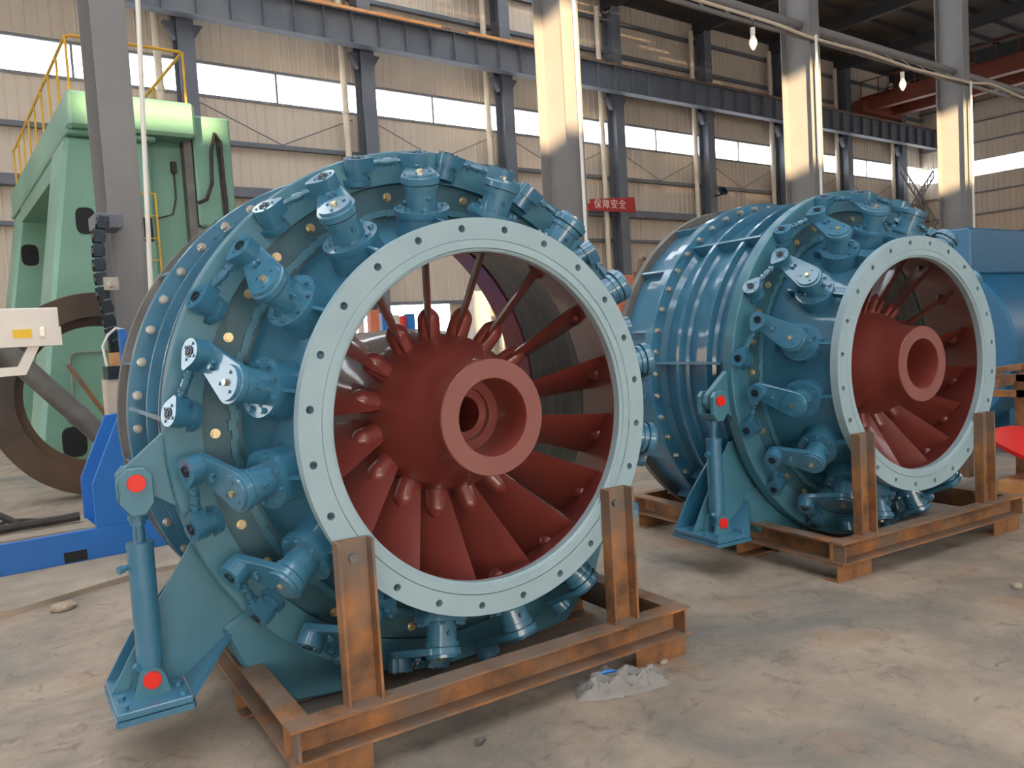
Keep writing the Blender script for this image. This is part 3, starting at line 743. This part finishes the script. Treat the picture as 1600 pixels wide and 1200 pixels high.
    b = MB(); arc = [(-1.323 + 0.048 * cos(rad(20 + 14 * i)), -0.922 + 0.048 * sin(rad(20 + 14 * i))) for i in range(11)]
    pl = [(-1.39, -0.985), (-1.255, -0.985)] + arc
    b.prism(pl, -0.522, -0.502, RX); b.prism(pl, -0.618, -0.598, RX); b.build('base_lug', TEAL, sv, smooth=False)
    b = MB(); b.box(-1.345, -1.30, 0.525, 0.595, -0.95, -0.87); b.build('rod_eye', BLUE, sv, smooth=False)
    # ---- saddle feet under the drum
    for s in (-1, 1):
        pl = [(s * 1.03, -0.82), (s * 0.96, -1.0), (s * 0.90, -1.07), (s * 0.74, -1.225), (s * 0.50, -1.245), (s * 0.45, -1.20), (s * 0.55, -0.98), (s * 0.85, -0.74)]
        plate(pl, 0.60, 0.98, 'saddle_foot', TEAL, T, bevel=0.015)
    return T

T1 = make_turbine()
T1.location = (1.91694, 2.7515, 1.25512); T1.rotation_euler = (0, 0, -0.0716528)
tag(T1, 'large blue tubular turbine with red vanes in the foreground, left of the two', 'turbine', 'blue turbines on rusty cradles')
T2 = copy_tree(T1)
T2.location = (5.2584, 2.62583, 1.2460); T2.rotation_euler = (0, 0, -0.1217029)
tag(T2, 'blue tubular turbine standing further back on the right, its side drum in view', 'turbine', 'blue turbines on rusty cradles')

# ================================================================== CRADLES
def make_cradle():
    C = empty('steel_cradle')
    W, ZL, ZH = 0.97, 0.112, 0.247; H = ZH - ZL
    def beam(L, M, name='beam'):
        return channel(L, H, 0.095, 0.011).build(name, RUST, C, smooth=False, M=M)
    beam(2 * W, Matrix.Translation((-W, -0.105, ZL)))
    beam(2 * W, Matrix.Translation((W, 1.95, ZL)) @ Matrix.Rotation(pi, 4, 'Z'))
    Ls = 1.855 + 0.009
    beam(Ls, Matrix.Translation((-W, 1.854, ZL)) @ Matrix.Rotation(-pi / 2, 4, 'Z'))
    beam(Ls, Matrix.Translation((W, -0.009, ZL)) @ Matrix.Rotation(pi / 2, 4, 'Z'))
    for x in (-W + 0.03, W - 0.03):
        b = MB(); b.box(x - 0.006, x + 0.006, -0.10, -0.02, ZL + 0.012, ZH - 0.012); b.build('end_plate', RUST, C, smooth=False)
    pm = channel(0.62, 0.142, 0.064, 0.011)     # along x -> turned upright
    for (u, v, face) in ((-0.665, -0.068, 1), (0.61, -0.068, 1), (-0.66, 1.735, -1), (0.66, 1.735, -1)):
        b = MB(); b.v = list(pm.v); b.f = list(pm.f)
        M = Matrix.Translation((u, v, ZH)) @ (Matrix.Identity(4) if face == 1 else Matrix.Rotation(pi, 4, 'Z')) @ Matrix(((0, 0, 1, -0.071), (0, 1, 0, 0), (1, 0, 0, 0), (0, 0, 0, 1)))
        p = b.build('post', RUST, C, smooth=False, M=M)
        if face == 1:
            b = MB(); b.cyl((u, v + 0.053, 0.795), (u, v + 0.034, 0.795), 0.0185, n=6); b.build('post_bolt', RAWST, C)
    fm_ = channel(0.31, 0.112, 0.10, 0.010)
    for (u, v) in ((-0.965, -0.062), (0.655, -0.062)):
        b = MB(); b.v = list(fm_.v); b.f = list(fm_.f)
        b.build('foot', RUST, C, smooth=False, M=Matrix.Translation((u + 0.31, v + 0.10, 0)) @ Matrix.Rotation(pi, 4, 'Z'))
    for (u, v) in ((-0.965, 0.66), (0.655, 0.66), (-0.965, 1.72), (0.655, 1.72)):
        b = MB(); b.v = list(fm_.v); b.f = list(fm_.f)
        b.build('foot', RUST, C, smooth=False, M=Matrix.Translation((u, v, 0)))
    return C
C1 = make_cradle(); C1.location = (1.91694, 2.7515, 0); C1.rotation_euler = (0, 0, -0.0716528)
tag(C1, 'rusty steel channel cradle under the nearer left turbine', 'cradle', 'rusty turbine cradles')
C2 = copy_tree(C1); C2.location = (5.2584, 2.62583, 0); C2.rotation_euler = (0, 0, -0.1217029)
tag(C2, 'rusty steel channel cradle under the right turbine', 'cradle', 'rusty turbine cradles')

# ================================================================== GREEN MACHINE TOOL
G = tag(empty('gantry_machine', (0, 13.0, 0)), 'huge pale green portal machine tool with yellow railing at left', 'machine')
def taper(xl0, xr0, xl1, xr1, z0, z1, y0, y1):
    return [(xl0, y0, z0), (xr0, y0, z0), (xr0, y1, z0), (xl0, y1, z0), (xl1, y0, z1), (xr1, y0, z1), (xr1, y1, z1), (xl1, y1, z1)]
HEX = [(0, 3, 2, 1), (4, 5, 6, 7), (0, 1, 5, 4), (1, 2, 6, 5), (2, 3, 7, 6), (3, 0, 4, 7)]
b = MB(); b.add(taper(1.22, 3.10, 1.95, 3.10, 0, 4.80, 0, 1.3), HEX); u1 = b.build('upright', GREEN, G, bevel=0.06)
b = MB(); b.add(taper(1.2, 3.1, 2.0, 3.1, 0, 4.80, 6.5, 8.0), HEX); u2 = b.build('upright', GREEN, G, bevel=0.06)
b = MB(); b.box(1.98, 3.72, -0.22, 8.1, 4.86, 5.38); b.build('crown', GREEN, G, bevel=0.05)
b = MB(); b.box(1.95, 3.16, -0.08, 8.05, 4.78, 4.87); b.build('crown_ledge', GREEN, G, smooth=False, bevel=0.02)
b = MB(); b.box(1.99, 3.6, 1.3, 6.5, 4.5, 4.8); b.build('portal_beam', GREEN, G, smooth=False)
b = MB(); b.box(3.10, 3.58, 0.25, 1.9, 0, 4.86); b.build('side_panel', GREEN, G, smooth=False)
b = MB(); b.box(3.58, 3.70, 0.05, 1.2, 0, 4.86); b.build('guide_rail', RAWST, G, smooth=False)
b = MB(); b.box(3.72, 4.30, 0.0, 1.3, 3.55, 5.26); rb = b.build('ram_box', GREEN, G, bevel=0.03)
b = MB(); b.box(3.70, 4.2, 0.1, 1.2, 3.2, 3.55); b.cyl((3.95, -0.05, 3.52), (4.5, -0.05, 3.58), 0.13, n=16); b.build('ram_foot', GREENG, rb)
b = MB(); b.tube([(3.70, -0.05, 3.9), (3.82, -0.1, 3.95), (3.92, -0.1, 4.2), (3.95, -0.1, 4.7), (4.02, -0.1, 4.98), (4.1, -0.1, 4.85), (4.12, -0.06, 4.3), (4.14, -0.06, 3.6)], 0.03, 8); b.build('hose', CABLE, rb)
b = MB(); b.tube([(4.05, -0.05, 5.0), (4.08, -0.05, 4.5), (4.1, -0.05, 3.6)], 0.02, 8); b.build('hose', CABLE, rb)
b = MB(); b.tube([(3.45, 0.22, 4.45), (3.45, 0.22, 4.0), (3.38, 0.2, 3.75), (3.15, 0.2, 3.68)], 0.012, 6); b.box(3.41, 3.49, 0.18, 0.25, 4.4, 4.56); b.build('junction_wire', CABLE, G)
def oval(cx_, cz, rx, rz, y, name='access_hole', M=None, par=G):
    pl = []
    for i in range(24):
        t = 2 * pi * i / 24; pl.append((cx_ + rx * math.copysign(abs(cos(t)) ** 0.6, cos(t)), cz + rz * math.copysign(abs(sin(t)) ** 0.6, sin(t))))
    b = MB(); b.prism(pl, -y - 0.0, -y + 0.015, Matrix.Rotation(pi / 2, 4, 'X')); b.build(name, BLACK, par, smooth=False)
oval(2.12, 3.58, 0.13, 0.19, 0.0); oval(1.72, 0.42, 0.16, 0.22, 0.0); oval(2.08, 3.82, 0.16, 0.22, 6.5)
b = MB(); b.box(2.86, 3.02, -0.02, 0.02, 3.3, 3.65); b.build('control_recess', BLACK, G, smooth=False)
# ladder on the right of the upright
lad = MB()
for x in (2.84, 3.06): lad.box(x - 0.012, x + 0.012, -0.16, -0.13, 1.2, 4.0)
lad.build('ladder_rail', YEL, G, smooth=False)
rg = MB(); rg.cyl((2.84, -0.145, 0), (3.06, -0.145, 0), 0.011, n=6); rgm = rg.mesh('ladder_rung', YEL)
for i in range(9): put(rgm, 'ladder_rung', G, Matrix.Translation((0, 0, 1.35 + 0.33 * i)))
# conduit on the lower front
b = MB(); b.tube([(1.75, -0.04, 0.9), (1.75, -0.04, 1.62), (1.78, -0.04, 1.68), (1.85, -0.04, 1.70), (2.4, -0.04, 1.70)], 0.018, 6); b.build('junction_wire', GREENG, G)
# railing on the crown
rp = MB(); rp.cyl((0, 0, 0), (0, 0, 0.78), 0.018, n=8); rpm = rp.mesh('rail_post', YEL)
for i in range(9): put(rpm, 'rail_post', G, Matrix.Translation((2.05, -0.1 + i * 0.93, 5.36)))
for x in (2.6, 3.0, 3.62): put(rpm, 'rail_post', G, Matrix.Translation((x, -0.15, 5.36)))
for i in range(4): put(rpm, 'rail_post', G, Matrix.Translation((3.62, 1.7 + i * 1.8, 5.36)))
b = MB(); b.tube([(2.05, 7.45, 6.14), (2.05, -0.05, 6.14), (2.1, -0.15, 6.14), (3.57, -0.15, 6.14), (3.62, -0.1, 6.14), (3.62, 7.4, 6.14)], 0.024, 8); b.build('handrail', YEL, G)

# ---- big dark ring workpiece
b = MB(); b.lathe([(0.90, 0.0), (1.17, 0.0), (1.18, 0.01), (1.18, 0.34), (0.80, 0.34), (0.80, 0.16), (0.90, 0.14)], 96)
o = b.build('ring_workpiece', RING); o.location = (1.72, 10.35, 1.18)
tag(o, 'large dark forged steel ring standing upright at left behind the blue base', 'ring')
# ---- sloping grey pipe
b = MB(); b.cyl((0.30, 7.75, 2.05), (1.50, 7.75, 0.60), 0.085, n=20); b.cyl((1.05, 7.75, 1.143), (1.09, 7.75, 1.095), 0.092, n=20); b.cyl((0.30, 7.75, 0), (0.30, 7.75, 2.05), 0.05, n=12)
tag(b.build('support_pipe', RAWST), 'thick grey steel pipe sloping down to the blue clamp plates', 'pipe')
b = MB(); b.tube([(1.30, 9.8, 1.55), (1.55, 9.8, 1.1), (1.72, 9.8, 0.8), (1.86, 9.8, 0.0)], 0.025, 6)
tag(b.build('flat_bar', RUST), 'thin rusty bar leaning inside the dark ring', 'bar')
# ---- blue clamping base
B = tag(empty('clamp_base', (0.9, 7.0, 0)), 'bright blue steel base with upright clamp plates on the floor at left', 'machine base')
b = MB(); b.box(-3.2, 1.9, 0.0, 0.62, 0, 0.27); b.build('base_beam', CBLUE, B, smooth=False, bevel=0.006)
for x in (-0.70, -0.12):
    b = MB(); b.box(x, x + 0.16, -0.004, 0.02, 0.04, 0.12); b.build('fork_slot', BLACK, B, smooth=False)
pl = [(0.0, 0.27), (0.62, 0.27), (0.62, 1.12), (0.42, 1.14), (0.22, 1.12), (0.0, 0.62)]
for i, (x, y) in enumerate(((0.10, 0.42), (0.12, -0.0))):
    b = MB(); b.prism(pl, -0.03, 0.0, Matrix.Translation((x, y, 0)) @ Matrix.Rotation(pi / 2, 4, 'X')); b.build('clamp_plate', CBLUE, B, smooth=False, bevel=0.004)
b = MB(); b.add([(0.10, 0.0, 0.27), (0.10, 0.45, 0.27), (0.10, 0.45, 0.62), (0.10, 0.0, 0.62), (0.32, 0.0, 1.12), (0.32, 0.45, 1.12), (0.112, 0.0, 0.27), (0.112, 0.45, 0.27), (0.112, 0.45, 0.61), (0.112, 0.0, 0.61), (0.33, 0.0, 1.11), (0.33, 0.45, 1.11)][:0], [])
b.box(0.60, 0.72, 0.0, 0.45, 0.27, 1.0); b.build('clamp_web', CBLUE, B, smooth=False)
b = MB(); b.box(-3.2, 0.12, 0.03, 0.6, 0.27, 0.285)
b.build('dust_layer', DUST, B, smooth=False)
b = MB(); b.prism([(-3.0, 6.02), (0.4, 6.0), (1.2, 6.3), (2.6, 6.25), (2.6, 6.98), (-3.0, 6.98)], 0.0, 0.035)
tag(b.build('trim_1', DUST, smooth=False), 'dusty raised concrete kerb in front of the blue base', None, kind='structure')
# loose cables and hose on the base
for i, (P, r, lab) in enumerate((
        ([(-1.2, 7.35, 0.33), (0.1, 7.3, 0.325), (0.5, 7.3, 0.33), (0.75, 7.3, 0.33), (0.95, 7.3, 0.335)], 0.035, 'thick black hose lying along the blue base'),
        ([(-0.5, 8.6, 0.75), (0.1, 8.4, 0.58), (0.45, 8.2, 0.30), (0.8, 8.0, 0.10), (1.1, 7.95, 0.03)], 0.03, 'dusty hose drooping from the left edge to the base'),
        ([(0.2, 9.0, 0.03), (0.5, 9.2, 0.03), (0.8, 8.9, 0.03), (0.55, 8.7, 0.03), (0.3, 8.9, 0.04), (0.6, 9.3, 0.05), (0.9, 9.1, 0.03), (1.0, 8.8, 0.03)], 0.016, 'coil of thin black cable on the floor beside the ring'))):
    Q = []
    for a in range(len(P) - 1):
        for q in range(5):
            p0 = Vector(P[max(a - 1, 0)]); p1 = Vector(P[a]); p2 = Vector(P[a + 1]); p3 = Vector(P[min(a + 2, len(P) - 1)]); t = q / 5
            Q.append(0.5 * ((2 * p1) + (p2 - p0) * t + (2 * p0 - 5 * p1 + 4 * p2 - p3) * t * t + (3 * p1 - p0 - 3 * p2 + p3) * t ** 3))
    Q.append(Vector(P[-1])); b = MB(); b.tube(Q, r, 8)
    tag(b.build('loose_hose', CABLE), lab, 'hose')
# ---- white control box on a bent arm
K = tag(empty('control_box', (0.60, 6.0, 1.7)), 'white control box with yellow sticker at the left picture edge', 'control box')
b = MB(); b.box(-0.55, 0.165, -0.02, 0.22, 0.0, 0.245); b.build('box', WBOX, K, smooth=False, bevel=0.006)
b = MB(); b.box(-0.55, 0.172, -0.028, -0.02, 0.0, 0.12); b.build('door_panel', WBOX, K, smooth=False)
b = MB(); b.box(-0.10, 0.005, -0.032, -0.028, 0.055, 0.11); b.build('sticker', STICK, K, smooth=False)
b = MB(); b.box(0.05, 0.075, -0.042, -0.028, 0.06, 0.12); b.build('latch', ZINC, K, smooth=False)
b = MB(); b.prism([(0.045, 0.0), (-0.02, 0.0), (-0.085, -0.125), (-0.55, -0.135), (-0.55, -0.19), (-0.045, -0.18)], -0.06, 0.0, Matrix.Rotation(pi / 2, 4, 'X')); b.build('bent_arm', WHITEP, K, smooth=False)
b = MB(); b.box(-0.55, -0.47, -0.04, 0.12, -1.7, 0.0); b.build('stand', WHITEP, K, smooth=False)
# ---- drag chain and connector box beside the column
D = tag(empty('drag_chain', (1.47, 8.3, 1.6)), 'black plastic drag chain hanging beside the leftmost inner column', 'cable chain')
b = MB(); b.box(-0.02, 0.22, 0.1, 0.46, 1.22, 1.36); b.build('chain_mount', SLATE, D, smooth=False, bevel=0.01)
lk = MB(); lk.box(-0.045, 0.045, -0.07, -0.055, -0.055, 0.055); lk.box(-0.045, 0.045, 0.055, 0.07, -0.055, 0.055); lk.box(-0.05, -0.035, -0.07, 0.07, -0.02, 0.02); lk.box(0.035, 0.05, -0.07, 0.07, -0.02, 0.02)
lkm = lk.mesh('chain_link', DARK, smooth=False)
cp = [(0.02, 1.25), (-0.02, 1.12), (-0.035, 0.99), (-0.04, 0.86), (-0.035, 0.73), (-0.03, 0.60), (-0.01, 0.47), (0.0, 0.34), (0.02, 0.22), (0.05, 0.10)]
for i, (x, z) in enumerate(cp): put(lkm, 'chain_link', D, Matrix.Translation((x, 0.0, z)) @ Matrix.Rotation(rad(8 - 3 * i), 4, 'Y'))
b = MB(); b.box(-0.03, 0.10, -0.09, 0.05, 0.62, 0.74); b.cyl((0.04, -0.09, 0.68), (0.04, -0.13, 0.68), 0.03, n=12); b.build('clamp', ZINC, D, smooth=False)
P = tag(empty('pedestal_box', (1.42, 8.0, 0)), 'beige pedestal with wire connectors and wooden block on top', 'pedestal')
b = MB(); b.box(-0.08, 0.14, -0.05, 0.15, 0, 1.40); b.build('pedestal', BEIGE, P, smooth=False)
b = MB(); b.box(-0.06, 0.14, -0.07, 0.15, 1.40, 1.52); b.build('base_tray', DARK, P, smooth=False)
b = MB(); b.box(-0.03, 0.05, -0.06, 0.0, 1.52, 1.64); b.build('wood_block', WOOD, P, smooth=False)
b = MB(); b.cyl((-0.01, -0.03, 1.64), (-0.01, -0.03, 1.76), 0.016, n=10); b.cyl((0.04, -0.03, 1.64), (0.04, -0.03, 1.75), 0.016, n=10); b.build('plug', BLACK, P)
b = MB(); b.box(0.08, 0.13, -0.02, 0.1, 1.52, 1.85); b.build('blue_cover', CBLUE, P, smooth=False)
b = MB(); b.tube([(-0.05, 0.0, 1.52), (-0.07, 0.0, 1.7), (-0.02, 0.0, 1.8), (0.05, 0.0, 1.86), (0.12, 0.0, 1.84)], 0.012, 6); b.build('cable_loop', WHITEP, P)

# ================================================================== RIGHT SIDE AND BEHIND
K = tag(empty('blue_tank', (9.2, 4.6, 0)), 'big blue cylindrical tank lying behind the right turbine', 'tank')
RZ90 = Matrix.Rotation(-pi / 2, 4, 'Z')
b = MB(); b.lathe([(0.02, 0.0), (0.95, 0.0), (0.98, 0.04), (0.98, 6.0), (0.95, 6.04), (0.02, 6.04)], 72, Matrix.Translation((0, 0, 1.12)) @ RZ90, closed=False); b.build('shell', TANKB, K)
b = MB(); b.box(0.0, 6.0, -0.55, 0.55, 1.95, 2.45); b.build('top_box', TANKB, K, smooth=False, bevel=0.02)
for x in (0.6, 3.0, 5.4): b = MB(); b.box(x - 0.1, x + 0.1, -0.7, 0.7, 0, 0.6); b.build('saddle', TANKB, K, smooth=False)
S = tag(empty('steel_stand', (7.75, 3.05, 0)), 'rusty angle steel stand between the right turbine and the blue tank', 'stand')
for (x, y) in ((0.12, 0), (1.5, 0), (0.12, 0.5), (1.5, 0.5)):
    b = MB(); b.box(x - 0.05, x + 0.05, y - 0.05, y + 0.05, 0, 0.92); b.build('leg', RUST, S, smooth=False)
for z in (0.92, 0.78):
    b = MB(); b.box(-0.02, 1.6, -0.05, 0.0, z, z + 0.06); b.box(-0.02, 1.6, 0.5, 0.55, z, z + 0.06); b.box(-0.02, 0.03, -0.05, 0.55, z, z + 0.06); b.build('rail', RUST, S, smooth=False)
# red dished plate
b = MB(); b.lathe([(0.0, 0.10), (0.2, 0.09), (0.38, 0.05), (0.5, -0.03), (0.5, -0.06), (0.38, 0.02), (0.2, 0.06), (0.0, 0.07)], 48, closed=False)
b.v = [(p[0], p[2], p[1]) for p in b.v]
o = b.build('dished_plate', REDD); o.location = (7.35, 2.62, 0.40); o.rotation_euler = (rad(20), rad(4), 0)
tag(o, 'bright red dished plate lying at the right picture edge', 'plate')
b = MB(); b.box(-0.5, 0.45, -0.35, 0.35, 0, 0.10); b.box(-0.35, 0.3, -0.3, 0.3, 0.10, 0.2)
o = b.build('timber_pallet', WOOD, smooth=False); o.location = (7.2, 2.55, 0); tag(o, 'low timber blocks under the red dished plate', 'blocks')
# orange cabinet and hook seen between the turbines
b = MB(); b.box(0, 1.3, 0, 0.9, 0, 2.84); o = b.build('orange_cabinet', ORANGE, smooth=False, bevel=0.02); o.location = (13.6, 14.0, 0)
tag(o, 'orange painted cabinet glimpsed between the two turbines', 'cabinet')
H = tag(empty('lifting_hook', (11.3, 11.0, 0)), 'rusty steel lifting hook on a stand glimpsed between the turbines', 'hook')
b = MB(); b.tube([(0.0, 0, 2.62), (0.0, 0, 2.78), (0.02, 0, 2.86), (0.09, 0, 2.91), (0.16, 0, 2.87), (0.17, 0, 2.79)], [0.06, 0.055, 0.05, 0.045, 0.035, 0.02], 8); b.build('hook', RUST, H)
b = MB(); b.box(-0.12, 0.12, -0.08, 0.08, 2.40, 2.64); b.cyl((0, 0, 0), (0, 0, 2.42), 0.035, n=10); b.build('hook_block', RUST, H, smooth=False)
# colourful stacked goods in the bright doorway seen through the bore
for i, (x, wd, h, m_, lab) in enumerate(((12.22, 0.3, 2.66, ORANGE, 'orange panel in the bright doorway seen through the left turbine'), (12.64, 0.14, 2.55, CBLUE, 'narrow blue panel beside the orange panel in the doorway'), (12.98, 0.3, 2.46, CREAM, 'cream panel in the doorway between narrow blue and red panels'), (13.42, 0.1, 2.42, REDD, 'narrow red panel in the bright doorway'), (13.62, 0.26, 2.48, CBLUE, 'wider blue panel rightmost in the bright doorway'))):
    b = MB(); b.box(0, wd, 0, 0.3, 0, h); b.box(-0.05, wd + 0.05, -0.05, 0.35, 0, 0.1); o = b.build('goods_panel', m_, smooth=False); o.location = (x, 24.3, 0)
    tag(o, lab, 'panel', 'goods in the doorway')
b = MB(); b.box(0, 0.7, 0, 0.5, 0, 3.06); b.box(0.05, 0.65, -0.02, 0, 1.2, 2.7); o = b.build('switch_cabinet', WBOX, smooth=False, bevel=0.02); o.location = (14.78, 22.0, 0.0)
tag(o, 'pale grey switch cabinet seen through the left turbine', 'cabinet')

# ================================================================== FLOOR LITTER
rr = random.Random(11); n1, n2 = 26, 18; vv = []; ff = []
for i in range(n1):
    for j in range(n2):
        u = i / (n1 - 1); v = j / (n2 - 1); ed = min(u, 1 - u, v, 1 - v) * 6
        x = (u - 0.5) * 0.44 + rr.uniform(-0.008, 0.008); y = (v - 0.5) * 0.20 * (0.55 + 0.45 * sin(pi * (0.15 + 0.8 * u))) + rr.uniform(-0.006, 0.006) + 0.05 * (u - 0.5)
        vv.append((x, y, 0.004 + min(1, ed) * (0.045 + 0.030 * sin(u * 17 + v * 6) * cos(v * 13 - u * 5) + rr.uniform(0, 0.014))))
for i in range(n1 - 1):
    for j in range(n2 - 1): ff.append((i * n2 + j, (i + 1) * n2 + j, (i + 1) * n2 + j + 1, i * n2 + j + 1))
b = MB(); b.add(vv, ff); o = b.build('plastic_bag', FILM); o.location = (2.40, 2.57, 0.0); o.rotation_euler = (0, 0, rad(-28))
tag(o, 'crumpled clear plastic bag on the floor in front of the left cradle', 'plastic bag')
b = MB(); b.tube([(-0.10, 0.0, 0.07), (-0.08, 0.005, 0.076), (-0.06, 0.0, 0.078), (-0.04, 0.01, 0.076), (-0.02, 0.015, 0.07)], [0.004, 0.010, 0.006, 0.008, 0.003], 6)
b.build('tape_scrap', CBLUE, o)
def bolt(loc, rz, lab):
    b = MB(); b.cyl((0, 0, 0.016), (0.012, 0, 0.016), 0.016, n=6); b.cyl((0.012, 0, 0.016), (0.05, 0, 0.012), 0.009, n=10)
    o = b.build('loose_bolt', RAWST); o.location = loc; o.rotation_euler = (0, 0, rz); tag(o, lab, 'bolt'); return o
bolt((1.63, 2.585, 0), 0.4, 'loose steel bolt lying on the floor below the left cradle')
for i, (x, y, s, lab) in enumerate(((4.88, 1.94, 0.03, 'small clod of dirt on the floor at the right edge'), (0.62, 5.85, 0.06, 'pale clod on the floor in front of the blue base'), (2.72, 2.62, 0.02, 'scrap of packing on the floor beside the right foot of the left cradle'))):
    me = bpy.data.meshes.new('floor_clod'); bm = bmesh.new(); bmesh.ops.create_icosphere(bm, subdivisions=2, radius=s)
    for q in bm.verts: q.co = Vector((q.co.x * 1.3, q.co.y, q.co.z * 0.55)) * rr.uniform(0.8, 1.15)
    bm.to_mesh(me); bm.free(); me.materials.append(DUST); o = put(me, 'floor_clod'); o.location = (x, y, s * 0.4); tag(o, lab, 'debris')
